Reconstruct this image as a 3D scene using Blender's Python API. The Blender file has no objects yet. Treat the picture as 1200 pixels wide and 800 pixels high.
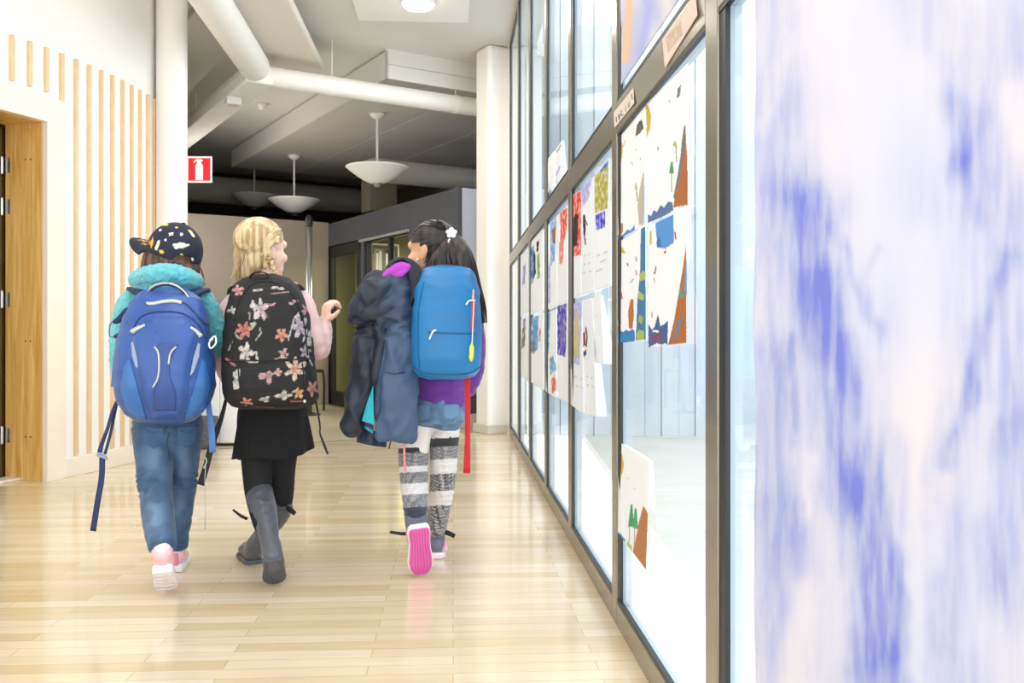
import bpy, bmesh, math, random
import numpy as np
from mathutils import Vector, Matrix, noise
from mathutils.bvhtree import BVHTree

random.seed(7)
SC = bpy.context.scene
COL = SC.collection
F, HY, EYE = 1077.0, 392.0, 0.9          # focal length in pixels, horizon row, eye height (1200x800 frame)
A2 = Vector((-0.527, 0.850, 0)).normalized()   # the two axes of the turned hall beyond the corridor
B2 = Vector((0.850, 0.527, 0)).normalized()
WX, WK = 0.505, -0.064                    # glass wall line: x = WX + WK*y


def P(px, py, d):
    return Vector(((px - 600) / F * d, d, EYE + (HY - py) / F * d))


def proj(co):
    return 600 + F * co[0] / co[1], HY - F * (co[2] - EYE) / co[1]


def AB(a, b, z=0.0):
    v = A2 * a + B2 * b
    return Vector((v.x, v.y, z))


def WG(px, py, off=0.012):                # point of the glass wall seen at a place in the photo
    u, v = (px - 600) / F, (HY - py) / F
    d = (WX + off) / (u - WK)
    return Vector((u * d, d, EYE + v * d))


def WD(d, z, off=0.0):
    return Vector((WX + off + WK * d, d, z))


def lin(c):
    if isinstance(c, str):
        c = c.lstrip('#')
        c = [int(c[i:i + 2], 16) / 255 for i in (0, 2, 4)]
    return tuple(x / 12.92 if x <= 0.04045 else ((x + 0.055) / 1.055) ** 2.4 for x in c)


MATS = {}


def mat(name, color, rough=0.6, bump=None, spec=0.5, metal=0.0, var=None, sheen=0.0, coat=0.0, trans=0.0, emit=None, attr=False):
    """principled material; bump=(scale,strength[,stretch]); var=(scale,amount) soft tone variation of the colour"""
    if name in MATS:
        return MATS[name]
    m = bpy.data.materials.new(name)
    m.use_nodes = True
    nt = m.node_tree
    N, L = nt.nodes, nt.links
    bs = N['Principled BSDF']
    bs.inputs['Roughness'].default_value = rough
    bs.inputs['Metallic'].default_value = metal
    bs.inputs['Specular IOR Level'].default_value = spec
    bs.inputs['Sheen Weight'].default_value = sheen
    bs.inputs['Coat Weight'].default_value = coat
    c = lin(color)
    bs.inputs['Base Color'].default_value = (*c, 1)
    tc = N.new('ShaderNodeTexCoord')
    src = None
    if attr:
        at = N.new('ShaderNodeAttribute')
        at.attribute_name = 'Col'
        src = at.outputs['Color']
    if var:
        nz = N.new('ShaderNodeTexNoise')
        nz.inputs['Scale'].default_value = var[0]
        nz.inputs['Detail'].default_value = 4
        L.new(tc.outputs['Object'], nz.inputs['Vector'])
        mr = N.new('ShaderNodeMapRange')
        mr.inputs['From Min'].default_value = 0.3
        mr.inputs['From Max'].default_value = 0.7
        mr.inputs['To Min'].default_value = 1 - var[1]
        mr.inputs['To Max'].default_value = 1 + var[1]
        L.new(nz.outputs['Fac'], mr.inputs['Value'])
        vm = N.new('ShaderNodeVectorMath')
        vm.operation = 'SCALE'
        vm.inputs[0].default_value = c
        if src:
            L.new(src, vm.inputs[0])
        L.new(mr.outputs['Result'], vm.inputs['Scale'])
        src = vm.outputs['Vector']
    if src:
        L.new(src, bs.inputs['Base Color'])
    if bump:
        nz = N.new('ShaderNodeTexNoise')
        nz.inputs['Scale'].default_value = bump[0]
        nz.inputs['Detail'].default_value = 3
        mp = N.new('ShaderNodeMapping')
        if len(bump) > 2:
            mp.inputs['Scale'].default_value = bump[2]
        L.new(tc.outputs['Object'], mp.inputs['Vector'])
        L.new(mp.outputs['Vector'], nz.inputs['Vector'])
        bp = N.new('ShaderNodeBump')
        bp.inputs['Strength'].default_value = bump[1]
        bp.inputs['Distance'].default_value = 0.01
        L.new(nz.outputs['Fac'], bp.inputs['Height'])
        L.new(bp.outputs['Normal'], bs.inputs['Normal'])
    if emit:
        bs.inputs['Emission Color'].default_value = (*c, 1)
        bs.inputs['Emission Strength'].default_value = emit
    if trans:
        tr = N.new('ShaderNodeBsdfTranslucent')
        if src:
            L.new(src, tr.inputs['Color'])
        else:
            tr.inputs['Color'].default_value = (*c, 1)
        mx = N.new('ShaderNodeMixShader')
        mx.inputs['Fac'].default_value = trans
        L.new(bs.outputs[0], mx.inputs[1])
        L.new(tr.outputs[0], mx.inputs[2])
        L.new(mx.outputs[0], N['Material Output'].inputs['Surface'])
    MATS[name] = m
    return m


def resample(pts, rad, k=5):
    """Catmull-Rom through points and radii"""
    n = len(pts)
    if n < 3 or k <= 1:
        return list(pts), list(rad)
    X = [np.array([*p, *(r if isinstance(r, (tuple, list)) else (r, r))], float) for p, r in zip(pts, rad)]
    out = []
    for i in range(n - 1):
        p0 = X[i - 1] if i > 0 else 2 * X[i] - X[i + 1]
        p1, p2 = X[i], X[i + 1]
        p3 = X[i + 2] if i + 2 < n else 2 * X[i + 1] - X[i]
        for j in range(k):
            t = j / k
            out.append(0.5 * ((2 * p1) + (-p0 + p2) * t + (2 * p0 - 5 * p1 + 4 * p2 - p3) * t * t + (-p0 + 3 * p1 - 3 * p2 + p3) * t ** 3))
    out.append(X[-1])
    return [Vector(o[:3]) for o in out], [(max(o[3], 1e-4), max(o[4], 1e-4)) for o in out]


class G:
    def __init__(s):
        s.v, s.f, s.m, s.col, s.sm = [], [], [], None, True

    def add(s, vs, fs, mi=0):
        b = len(s.v)
        s.v += [Vector(v) for v in vs]
        s.f += [tuple(i + b for i in f) for f in fs]
        s.m += [mi] * len(fs)
        return s

    def tube(s, pts, rad, n=16, k=5, cap=True, up=(1, 0, 0), ex=2.0, mi=0, capf=1.0):
        pts = [Vector(p) for p in pts]
        if not isinstance(rad, (list,)):
            rad = [rad] * len(pts)
        pts, rad = resample(pts, rad, k)
        rad = [r if isinstance(r, (tuple, list)) else (r, r) for r in rad]
        m = len(pts)
        rings = []
        last = None
        for i in range(m):
            t = (pts[min(i + 1, m - 1)] - pts[max(i - 1, 0)]).normalized()
            a = Vector(up) - t * t.dot(Vector(up))
            if a.length < 0.15 and last is not None:
                a = last - t * t.dot(last)
            elif a.length < 0.15:
                a = t.orthogonal()
            a.normalize()
            last = a
            b = t.cross(a)
            rings.append((pts[i], t, a, b, rad[i][0], rad[i][1]))
        full = []
        if cap:
            p, t, a, b, r1, r2 = rings[0]
            h = min(r1, r2) * capf
            for q in (85, 60, 30):
                c_, s_ = math.cos(math.radians(q)), math.sin(math.radians(q))
                full.append((p - t * h * s_, t, a, b, r1 * c_ if r1 <= r2 * 1.01 else r1 - h * (1 - c_), r2 * c_ if r2 <= r1 * 1.01 else r2 - h * (1 - c_)))
        full += rings
        if cap:
            p, t, a, b, r1, r2 = rings[-1]
            h = min(r1, r2) * capf
            for q in (30, 60, 85):
                c_, s_ = math.cos(math.radians(q)), math.sin(math.radians(q))
                full.append((p + t * h * s_, t, a, b, r1 * c_ if r1 <= r2 * 1.01 else r1 - h * (1 - c_), r2 * c_ if r2 <= r1 * 1.01 else r2 - h * (1 - c_)))
        vs, fs = [], []
        for p, t, a, b, r1, r2 in full:
            for j in range(n):
                th = 2 * math.pi * j / n
                c_, s_ = math.cos(th), math.sin(th)
                c_ = math.copysign(abs(c_) ** (2 / ex), c_)
                s_ = math.copysign(abs(s_) ** (2 / ex), s_)
                vs.append(p + a * r1 * c_ + b * r2 * s_)
        for i in range(len(full) - 1):
            for j in range(n):
                fs.append((i * n + j, i * n + (j + 1) % n, (i + 1) * n + (j + 1) % n, (i + 1) * n + j))
        fs.append(tuple(range(n))[::-1])
        fs.append(tuple((len(full) - 1) * n + j for j in range(n)))
        return s.add(vs, fs, mi)

    def ell(s, c, r, R=None, n=20, mi=0):
        c = Vector(c)
        if not isinstance(r, (tuple, list)):
            r = (r, r, r)
        vs, fs = [], []
        h = n // 2
        for i in range(1, h):
            ph = math.pi * i / h
            for j in range(n):
                th = 2 * math.pi * j / n
                v = Vector((r[0] * math.sin(ph) * math.cos(th), r[1] * math.sin(ph) * math.sin(th), r[2] * math.cos(ph)))
                vs.append(c + (R @ v if R else v))
        for i in range(h - 2):
            for j in range(n):
                fs.append((i * n + j, (i + 1) * n + j, (i + 1) * n + (j + 1) % n, i * n + (j + 1) % n))
        t = Vector((0, 0, r[2]))
        b0 = len(vs)
        vs += [c + (R @ t if R else t), c - (R @ t if R else t)]
        for j in range(n):
            fs.append((b0, j, (j + 1) % n))
            fs.append((b0 + 1, (h - 2) * n + (j + 1) % n, (h - 2) * n + j))
        return s.add(vs, fs, mi)

    def box(s, lo, hi, mi=0, R=None, o=(0, 0, 0)):
        o = Vector(o)
        vs = [Vector((x, y, z)) for x in (lo[0], hi[0]) for y in (lo[1], hi[1]) for z in (lo[2], hi[2])]
        if R:
            vs = [R @ v for v in vs]
        vs = [v + o for v in vs]
        fs = [(0, 1, 3, 2), (4, 6, 7, 5), (0, 4, 5, 1), (2, 3, 7, 6), (0, 2, 6, 4), (1, 5, 7, 3)]
        return s.add(vs, fs, mi)

    def prism(s, ring0, ring1, mi=0):
        """closed solid between two matching rings"""
        n = len(ring0)
        fs = [tuple(range(n))[::-1], tuple(range(n, 2 * n))]
        fs += [(i, (i + 1) % n, n + (i + 1) % n, n + i) for i in range(n)]
        return s.add(list(ring0) + list(ring1), fs, mi)

    def lathe(s, prof, c=(0, 0, 0), n=32, mi=0):
        vs, fs = [], []
        c = Vector(c)
        for r, z in prof:
            for j in range(n):
                th = 2 * math.pi * j / n
                vs.append(c + Vector((r * math.cos(th), r * math.sin(th), z)))
        for i in range(len(prof) - 1):
            for j in range(n):
                fs.append((i * n + j, i * n + (j + 1) % n, (i + 1) * n + (j + 1) % n, (i + 1) * n + j))
        return s.add(vs, fs, mi)

    def strap(s, pts, w, th=0.003, side=(1, 0, 0), k=6, mi=0):
        """flat webbing along a path; side = direction of its width"""
        if not isinstance(w, list):
            w = [w] * len(pts)
        s.tube(pts, [(q / 2, th / 2) for q in w], n=8, k=k, cap=False, up=side, ex=6, mi=mi)
        return s

    def remesh(s, vox=0.006, smooth=4):
        me = bpy.data.meshes.new('tmp')
        me.from_pydata([tuple(v) for v in s.v], [], s.f)
        bm = bmesh.new()
        bm.from_mesh(me)
        bmesh.ops.recalc_face_normals(bm, faces=bm.faces)
        bm.to_mesh(me)
        bm.free()
        ob = bpy.data.objects.new('tmp', me)
        COL.objects.link(ob)
        md = ob.modifiers.new('r', 'REMESH')
        md.mode = 'VOXEL'
        md.voxel_size = vox
        if smooth:
            ms = ob.modifiers.new('s', 'SMOOTH')
            ms.factor = 0.5
            ms.iterations = smooth
        dg = bpy.context.evaluated_depsgraph_get()
        dg.update()
        m2 = bpy.data.meshes.new_from_object(ob.evaluated_get(dg))
        r = G()
        r.v = [v.co.copy() for v in m2.vertices]
        r.f = [tuple(p.vertices) for p in m2.polygons]
        r.m = [0] * len(r.f)
        bpy.data.objects.remove(ob)
        bpy.data.meshes.remove(me)
        bpy.data.meshes.remove(m2)
        return r

    def normals(s):
        n = np.zeros((len(s.v), 3))
        V = np.array([tuple(v) for v in s.v])
        for f in s.f:
            a, b, c = V[f[0]], V[f[1]], V[f[2]]
            nn = np.cross(b - a, c - a)
            for i in f:
                n[i] += nn
        n /= (np.linalg.norm(n, axis=1, keepdims=True) + 1e-12)
        return n

    def displace(s, fn):
        n = s.normals()
        for i, v in enumerate(s.v):
            k = fn(v, n[i])
            if k:
                s.v[i] = v + Vector(n[i]) * k
        return s

    def paint(s, fn):
        s.col = [fn(v) for v in s.v]
        return s

    def cut(s, keep):
        """keep only faces whose centre passes"""
        nf, nm = [], []
        for f, m in zip(s.f, s.m):
            c = sum((s.v[i] for i in f), Vector()) / len(f)
            if keep(c):
                nf.append(f)
                nm.append(m)
        used = sorted({i for f in nf for i in f})
        mp = {o: i for i, o in enumerate(used)}
        s.v = [s.v[i] for i in used]
        if s.col:
            s.col = [s.col[i] for i in used]
        s.f = [tuple(mp[i] for i in f) for f in nf]
        s.m = nm
        return s

    def bvh(s):
        return BVHTree.FromPolygons([tuple(v) for v in s.v], s.f)

    def build(s, name, mats, parent=None, origin=None, smooth=None, label=None, kind=None, flip=False):
        if not isinstance(mats, (list, tuple)):
            mats = [mats]
        if parent is not None:
            r = parent
            origin = Vector(r['_o']) if '_o' in r else r.location
        elif origin is None:
            xs = [v.x for v in s.v]
            ys = [v.y for v in s.v]
            origin = Vector(((min(xs) + max(xs)) / 2, (min(ys) + max(ys)) / 2, min(v.z for v in s.v)))
        origin = Vector(origin)
        me = bpy.data.meshes.new(name)
        me.from_pydata([tuple(v - origin) for v in s.v], [], s.f)
        for m in mats:
            me.materials.append(m)
        me.polygons.foreach_set('material_index', s.m)
        bm = bmesh.new()
        bm.from_mesh(me)
        if not flip:
            bmesh.ops.recalc_face_normals(bm, faces=bm.faces)
        bm.to_mesh(me)
        bm.free()
        sm = s.sm if smooth is None else smooth
        me.polygons.foreach_set('use_smooth', [bool(sm)] * len(me.polygons))
        if s.col:
            ca = me.color_attributes.new('Col', 'FLOAT_COLOR', 'POINT')
            ca.data.foreach_set('color', np.array([(*c[:3], 1.0) for c in s.col], dtype=np.float32).ravel())
        ob = bpy.data.objects.new(name, me)
        COL.objects.link(ob)
        ob['_o'] = list(origin)
        if parent is not None:
            ob.parent = parent
        else:
            ob.location = origin
        if label:
            ob['label'] = label
        if kind:
            ob['kind'] = kind
        return ob


def bevel(o, w=0.004, seg=2, ang=40):
    md = o.modifiers.new('bevel', 'BEVEL')
    md.width = w
    md.segments = seg
    md.limit_method = 'ANGLE'
    md.angle_limit = math.radians(ang)
    return o


def thing(name, label, cat, loc, group=None):
    o = bpy.data.objects.new(name, None)
    COL.objects.link(o)
    o.location = Vector(loc)
    o['_o'] = list(loc)
    o.empty_display_size = 0.1
    return tag(o, label, cat, group)


def tag(o, label=None, cat=None, group=None, kind=None):
    if label:
        o['label'] = label
    if cat:
        o['category'] = cat
    if group:
        o['group'] = group
    if kind:
        o['kind'] = kind
    return o


def nz(v, s=1.0):
    return noise.noise(Vector(v) * s)


def smooth01(x):
    x = max(0.0, min(1.0, x))
    return x * x * (3 - 2 * x)


def mixc(a, b, t):
    return tuple(x + (y - x) * t for x, y in zip(a, b))


def seg_dist(px, py, pts):
    best = 1e9
    for (x0, y0), (x1, y1) in zip(pts, pts[1:]):
        dx, dy = x1 - x0, y1 - y0
        t = max(0, min(1, ((px - x0) * dx + (py - y0) * dy) / (dx * dx + dy * dy + 1e-9)))
        best = min(best, math.hypot(px - x0 - t * dx, py - y0 - t * dy))
    return best


def inside(px, py, poly):
    r = False
    j = len(poly) - 1
    for i in range(len(poly)):
        xi, yi = poly[i]
        xj, yj = poly[j]
        if (yi > py) != (yj > py) and px < (xj - xi) * (py - yi) / (yj - yi + 1e-12) + xi:
            r = not r
        j = i
    return r


CAM = Vector((0, 0, EYE))


def hit(bv, px, py):
    d = P(px, py, 1.0) - CAM
    loc, no, i, dist = bv.ray_cast(CAM, d.normalized())
    if loc is None:
        return None, None
    if no.dot(d) > 0:
        no = -no
    return loc, no


def track(bv, path, off, k=5, step=4):
    """a line laid on a surface"""
    pts, _ = resample([Vector((x, y, 0)) for x, y in path], [1] * len(path), k)
    out = []
    for p in pts:
        l, n = hit(bv, p.x, p.y)
        if l is not None:
            out.append(l + n * off)
    return out


def cord_on(g, bv, path, r, off=None, k=5, mi=0):
    pts = track(bv, path, r * 0.5 if off is None else off, k)
    if len(pts) > 1:
        g.tube(pts, r, n=8, k=1, mi=mi)
    return g


def tape_on(g, bv, path, w, th=0.003, k=5, mi=0):
    """flat tape sewn on a surface"""
    pp, _ = resample([Vector((x, y, 0)) for x, y in path], [1] * len(path), k)
    L_, R_, n_ = [], [], []
    for i, p in enumerate(pp):
        t = (pp[min(i + 1, len(pp) - 1)] - pp[max(i - 1, 0)]).normalized()
        q = Vector((-t.y, t.x, 0)) * (w / 2)
        a, na = hit(bv, p.x + q.x, p.y + q.y)
        b, nb = hit(bv, p.x - q.x, p.y - q.y)
        if a is None or b is None:
            continue
        L_.append((a, na))
        R_.append((b, nb))
    vs, fs = [], []
    for (a, na), (b, nb) in zip(L_, R_):
        vs += [a - na * th, a + na * th, b + nb * th, b - nb * th]
    m = len(L_)
    for i in range(m - 1):
        o, q = 4 * i, 4 * i + 4
        for j in range(4):
            fs.append((o + j, o + (j + 1) % 4, q + (j + 1) % 4, q + j))
    if m > 1:
        fs += [(0, 1, 2, 3), (4 * m - 1, 4 * m - 2, 4 * m - 3, 4 * m - 4)]
        g.add(vs, fs, mi)
    return g


def patch_on(g, bv, poly, off=0.004, step=2.0, mi=0, puff=0.0):
    """a sewn-on panel with the outline poly (photo places), raised by off above the surface"""
    bm = bmesh.new()
    vs = [bm.verts.new((x, y, 0)) for x, y in poly]
    f = bm.faces.new(vs)
    xs = [p[0] for p in poly]
    ys = [p[1] for p in poly]
    x = math.floor(min(xs)) + step
    while x < max(xs):
        bmesh.ops.bisect_plane(bm, geom=bm.verts[:] + bm.edges[:] + bm.faces[:], plane_co=(x, 0, 0), plane_no=(1, 0, 0))
        x += step
    y = math.floor(min(ys)) + step
    while y < max(ys):
        bmesh.ops.bisect_plane(bm, geom=bm.verts[:] + bm.edges[:] + bm.faces[:], plane_co=(0, y, 0), plane_no=(0, 1, 0))
        y += step
    bmesh.ops.triangulate(bm, faces=[f for f in bm.faces if len(f.verts) > 4])
    bm.verts.index_update()
    top, bot, ok = [], [], []
    closed = list(poly) + [poly[0]]
    for v in bm.verts:
        l, n = hit(bv, v.co.x, v.co.y)
        if l is None:
            top.append(Vector()); bot.append(Vector()); ok.append(False)
            continue
        e = 0
        if puff:
            e = puff * smooth01(seg_dist(v.co.x, v.co.y, closed) / 8)
        top.append(l + n * (off + e)); bot.append(l - n * 0.004); ok.append(True)
    m = len(top)
    fs = []
    for f in bm.faces:
        ix = [v.index for v in f.verts]
        if all(ok[i] for i in ix):
            fs.append(tuple(ix))
            fs.append(tuple(i + m for i in reversed(ix)))
    for e in bm.edges:
        if len(e.link_faces) == 1:
            i, j = e.verts[0].index, e.verts[1].index
            if ok[i] and ok[j]:
                fs.append((i, j, j + m, i + m))
    bm.free()
    g.add(top + bot, fs, mi)
    return g
# ------------------------------------------------------------------ materials of the setting
WALLW = mat('white_paint', '#f4f1ec', 0.75, bump=(60, 0.04))
CEILW = mat('ceiling_paint', '#dedcd6', 0.85, bump=(180, 0.08))
TILE = mat('ceiling_tile', '#cdcac3', 0.9, bump=(250, 0.12), var=(30, 0.03))
DUCTW = mat('white_duct_paint', '#efede8', 0.5)
GREYD = mat('grey_duct_paint', '#b9b5aa', 0.6)
BRONZE = mat('bronze_anodised', '#8f897b', 0.25, metal=0.5, var=(3, 0.06))
GASK = mat('black_gasket', '#1a2026', 0.45)
SLATM = mat('slat_wood', '#dfc39a', 0.55, bump=(25, 0.06, (8, 8, 0.6)), var=(9, 0.06))
TRIMW = mat('birch_trim', '#f0e5d3', 0.5, bump=(20, 0.03, (6, 6, 0.5)), var=(5, 0.03))
CHARC = mat('charcoal_panel', '#4b4d53', 0.6, var=(2, 0.06))
DOORB = mat('black_door_frame', '#1e2023', 0.45)
BROWNW = mat('brown_grey_wall', '#9a8f80', 0.8, var=(1.5, 0.05), bump=(90, 0.05))
OLIVE = mat('olive_wall', '#8f9068', 0.8, var=(2, 0.06))
LILAC = mat('pale_blue_board', '#c6cce0', 0.5, var=(2, 0.03))
PLINTH = mat('grey_plinth', '#d3cdc2', 0.6)
CHROME = mat('steel', '#c9c9c6', 0.28, metal=0.9)
LINO = mat('beige_linoleum', '#c4b89e', 0.35, var=(4, 0.05), bump=(40, 0.02))


def wood_golden():
    m = mat('golden_pine', '#c08f3f', 0.35, coat=0.3)
    nt = m.node_tree
    N, L = nt.nodes, nt.links
    tc = N.new('ShaderNodeTexCoord')
    mp = N.new('ShaderNodeMapping')
    mp.inputs['Scale'].default_value = (9, 9, 0.55)
    L.new(tc.outputs['Object'], mp.inputs['Vector'])
    n1 = N.new('ShaderNodeTexNoise')
    n1.inputs['Scale'].default_value = 3
    n1.inputs['Detail'].default_value = 6
    n1.inputs['Distortion'].default_value = 1.2
    L.new(mp.outputs['Vector'], n1.inputs['Vector'])
    cr = N.new('ShaderNodeValToRGB')
    cr.color_ramp.elements[0].position = 0.3
    cr.color_ramp.elements[0].color = (*lin('#cf9a45'), 1)
    cr.color_ramp.elements[1].position = 0.72
    cr.color_ramp.elements[1].color = (*lin('#f3d084'), 1)
    L.new(n1.outputs['Fac'], cr.inputs['Fac'])
    L.new(cr.outputs['Color'], N['Principled BSDF'].inputs['Base Color'])
    return m


PINE = wood_golden()


def floor_mat():
    m = mat('oak_parquet', '#e0c9a4', 0.3, coat=0.25)
    nt = m.node_tree
    N, L = nt.nodes, nt.links
    bs = N['Principled BSDF']
    tc = N.new('ShaderNodeTexCoord')
    mp = N.new('ShaderNodeMapping')
    mp.inputs['Rotation'].default_value = (0, 0, math.atan(-WK) * -1)
    L.new(tc.outputs['Object'], mp.inputs['Vector'])
    br = N.new('ShaderNodeTexBrick')
    br.offset = 0.37
    br.offset_frequency = 2
    br.squash = 1.0
    br.inputs['Scale'].default_value = 1.0
    br.inputs['Brick Width'].default_value = 0.62
    br.inputs['Row Height'].default_value = 0.068
    br.inputs['Mortar Size'].default_value = 0.0011
    br.inputs['Mortar Smooth'].default_value = 0.2
    br.inputs['Bias'].default_value = 0.0
    br.inputs['Color1'].default_value = (*lin('#d8c19b'), 1)
    br.inputs['Color2'].default_value = (*lin('#eadabf'), 1)
    br.inputs['Mortar'].default_value = (*lin('#bfa67e'), 1)
    L.new(mp.outputs['Vector'], br.inputs['Vector'])
    m2 = N.new('ShaderNodeMapping')
    m2.inputs['Scale'].default_value = (1.0, 9, 1)
    L.new(mp.outputs['Vector'], m2.inputs['Vector'])
    g = N.new('ShaderNodeTexNoise')
    g.inputs['Scale'].default_value = 4
    g.inputs['Detail'].default_value = 6
    L.new(m2.outputs['Vector'], g.inputs['Vector'])
    mr = N.new('ShaderNodeMapRange')
    mr.inputs['From Min'].default_value = 0.25
    mr.inputs['From Max'].default_value = 0.75
    mr.inputs['To Min'].default_value = 0.93
    mr.inputs['To Max'].default_value = 1.05
    L.new(g.outputs['Fac'], mr.inputs['Value'])
    vm = N.new('ShaderNodeVectorMath')
    vm.operation = 'SCALE'
    L.new(br.outputs['Color'], vm.inputs[0])
    L.new(mr.outputs['Result'], vm.inputs['Scale'])
    L.new(vm.outputs['Vector'], bs.inputs['Base Color'])
    r2 = N.new('ShaderNodeMapRange')
    r2.inputs['To Min'].default_value = 0.13
    r2.inputs['To Max'].default_value = 0.24
    L.new(g.outputs['Fac'], r2.inputs['Value'])
    L.new(r2.outputs['Result'], bs.inputs['Roughness'])
    return m


OAK = floor_mat()


def glass_mat(name='window_glass', tint='#eef5f8', ior=1.45):
    m = bpy.data.materials.new(name)
    m.use_nodes = True
    N, L = m.node_tree.nodes, m.node_tree.links
    N.remove(N['Principled BSDF'])
    t = N.new('ShaderNodeBsdfTransparent')
    t.inputs['Color'].default_value = (*lin(tint), 1)
    g = N.new('ShaderNodeBsdfGlossy')
    g.inputs['Roughness'].default_value = 0.015
    g.inputs['Color'].default_value = (0.95, 0.97, 1, 1)
    fr = N.new('ShaderNodeFresnel')
    fr.inputs['IOR'].default_value = ior
    mx = N.new('ShaderNodeMixShader')
    L.new(fr.outputs[0], mx.inputs[0])
    L.new(t.outputs[0], mx.inputs[1])
    L.new(g.outputs[0], mx.inputs[2])
    L.new(mx.outputs[0], N['Material Output'].inputs['Surface'])
    return m


GLASS = glass_mat()
OUTF = mat('outer_aluminium', '#c6d0d8', 0.4)

# ------------------------------------------------------------------ floor, ceiling
FA = 7.36                                     # the parquet ends on this line of the turned grid
fa, fb = AB(FA, -12), AB(FA, 9.0)
ga = AB(FA, 4.5)                              # beyond the glass wall's end
g = G(); g.sm = False
# parquet: corridor side of the line a = FA, bounded on the right by the glass wall
pR = WD(8.30, 0)
near = [Vector((-7.5, 1.0, 0)), Vector((-7.5, -3.5, 0)), Vector((WX - WK * 3.5 + 0.06, -3.5, 0)), WD(8.22, 0, 0.06)]
near.append(AB(FA, AB(FA, 0).x * 0 + (WD(8.3, 0, 0.06).dot(B2)), 0))
near.append(AB(FA, -5.8))
ring = [Vector((p.x, p.y, 0)) for p in near]
g.prism([p - Vector((0, 0, 0.05)) for p in ring], ring)
tag(g.build('floor', OAK, origin=(0, 0, 0)), kind='structure')
g = G(); g.sm = False
ring = [AB(FA + 0.004, -9.0), AB(FA + 0.004, 7.2), AB(19, 7.2), AB(19, -9.0)]
g.prism([p - Vector((0, 0, 0.05)) for p in ring], [p - Vector((0, 0, 0.001)) for p in ring])
tag(g.build('floor', LINO, origin=(0, 8, 0)), kind='structure')
# a thin dark expansion strip where the two floors meet
g = G(); g.sm = False
ring = [AB(FA - 0.012, -5.5), AB(FA - 0.012, 3.9), AB(FA + 0.012, 3.9), AB(FA + 0.012, -5.5)]
g.prism([p + Vector((0, 0, -0.002)) for p in ring], [p + Vector((0, 0, 0.004)) for p in ring])
tag(g.build('trim_1', mat('strip_metal', '#8d7f68', 0.4, metal=0.3)), kind='structure')

CZ, LZ = EYE + 2.63, EYE + 2.362
g = G(); g.sm = False
ring = [Vector((-8.5, -3.5, CZ)), WD(-3.5, CZ, 0.25), WD(8.6, CZ, 0.25), AB(7.8, 7.4, CZ), AB(19, 7.4, CZ), AB(19, -9, CZ), Vector((-8.5, 9, CZ))]
ring = [Vector((p.x, p.y, CZ)) for p in ring]
g.prism(ring, [p + Vector((0, 0, 0.12)) for p in ring])
tag(g.build('ceiling', CEILW), kind='structure')
# lower ceiling over the hall: slabs with open joints, its front is a deep fascia
g = G(); g.sm = False
b0 = 3.494
k = 0
while b0 + 0.9 * k < 7.5:
    lo, hi = b0 + 0.9 * k, b0 + 0.9 * (k + 1) - 0.012
    r = [AB(7.82, lo), AB(7.82, hi), AB(13.1, hi), AB(13.1, lo)]
    g.prism([Vector((p.x, p.y, LZ)) for p in r], [Vector((p.x, p.y, CZ)) for p in r])
    k += 1
tag(bevel(g.build('ceiling', TILE), 0.004), kind='structure')
g = G(); g.sm = False                          # fascia boards of the lower ceiling, with a joint
r = [AB(7.79, 3.47), AB(7.79, 7.5), AB(7.82, 7.5), AB(7.82, 3.47)]
for z0, z1 in ((LZ - 0.004, LZ + 0.125), (LZ + 0.129, CZ)):
    g.prism([Vector((p.x, p.y, z0)) for p in r], [Vector((p.x, p.y, z1)) for p in r])
r = [AB(7.79, 3.47), AB(7.79, 3.494), AB(13.1, 3.494), AB(13.1, 3.47)]
g.prism([Vector((p.x, p.y, LZ - 0.004)) for p in r], [Vector((p.x, p.y, CZ - 0.022)) for p in r])
tag(g.build('trim_2', CEILW), kind='structure')
# flat band on the upper ceiling to the left of the fascia
g = G(); g.sm = False
r = [AB(7.4, 1.7), AB(7.4, 2.55), AB(14.5, 2.55), AB(14.5, 1.7)]
g.prism([Vector((p.x, p.y, CZ - 0.07)) for p in r], [Vector((p.x, p.y, CZ)) for p in r])
tag(g.build('trim_3', TILE), kind='structure')
# square ceiling panel around the round lamp
g = G(); g.sm = False
def ceil_pt(px, d, z):
    return Vector(((px - 600) / F * d, d, z))
e = Vector((WK, 1, 0)).normalized(); q = Vector((1, -WK, 0)).normalized()
c0 = Vector((-0.79, 7.19, 0))
def sq(h, z, h2=None):
    h2 = h2 or h
    return [Vector((*(c0 + q * x * h + e * y * h2).xy, z)) for x, y in ((-1, -1), (1, -1), (1, 1), (-1, 1))]
g.prism(sq(0.455, CZ - 0.03), sq(0.455, CZ))
panel = g.build('ceiling_panel', mat('panel_white', '#f4f2ee', 0.6))
tag(bevel(panel, 0.004), 'white square panel in the ceiling that carries the round lamp', 'ceiling panel')
g = G()
g.lathe([(0.001, -0.055), (0.07, -0.05), (0.11, -0.035), (0.125, -0.012), (0.125, 0.0)], (-0.735, 7.2, CZ - 0.03))
lampd = thing('ceiling_lamp', 'bright round lamp glowing in the square ceiling panel', 'lamp', (-0.735, 7.2, CZ - 0.03))
g.build('diffuser', mat('lamp_glow', '#fff6e6', 0.4, emit=9), lampd)
g = G()
g.lathe([(0.125, -0.014), (0.137, -0.014), (0.14, -0.006), (0.14, 0.0), (0.125, 0.0)], (-0.735, 7.2, CZ - 0.03))
g.build('rim', mat('panel_white', '#f4f2ee'), lampd)

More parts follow.
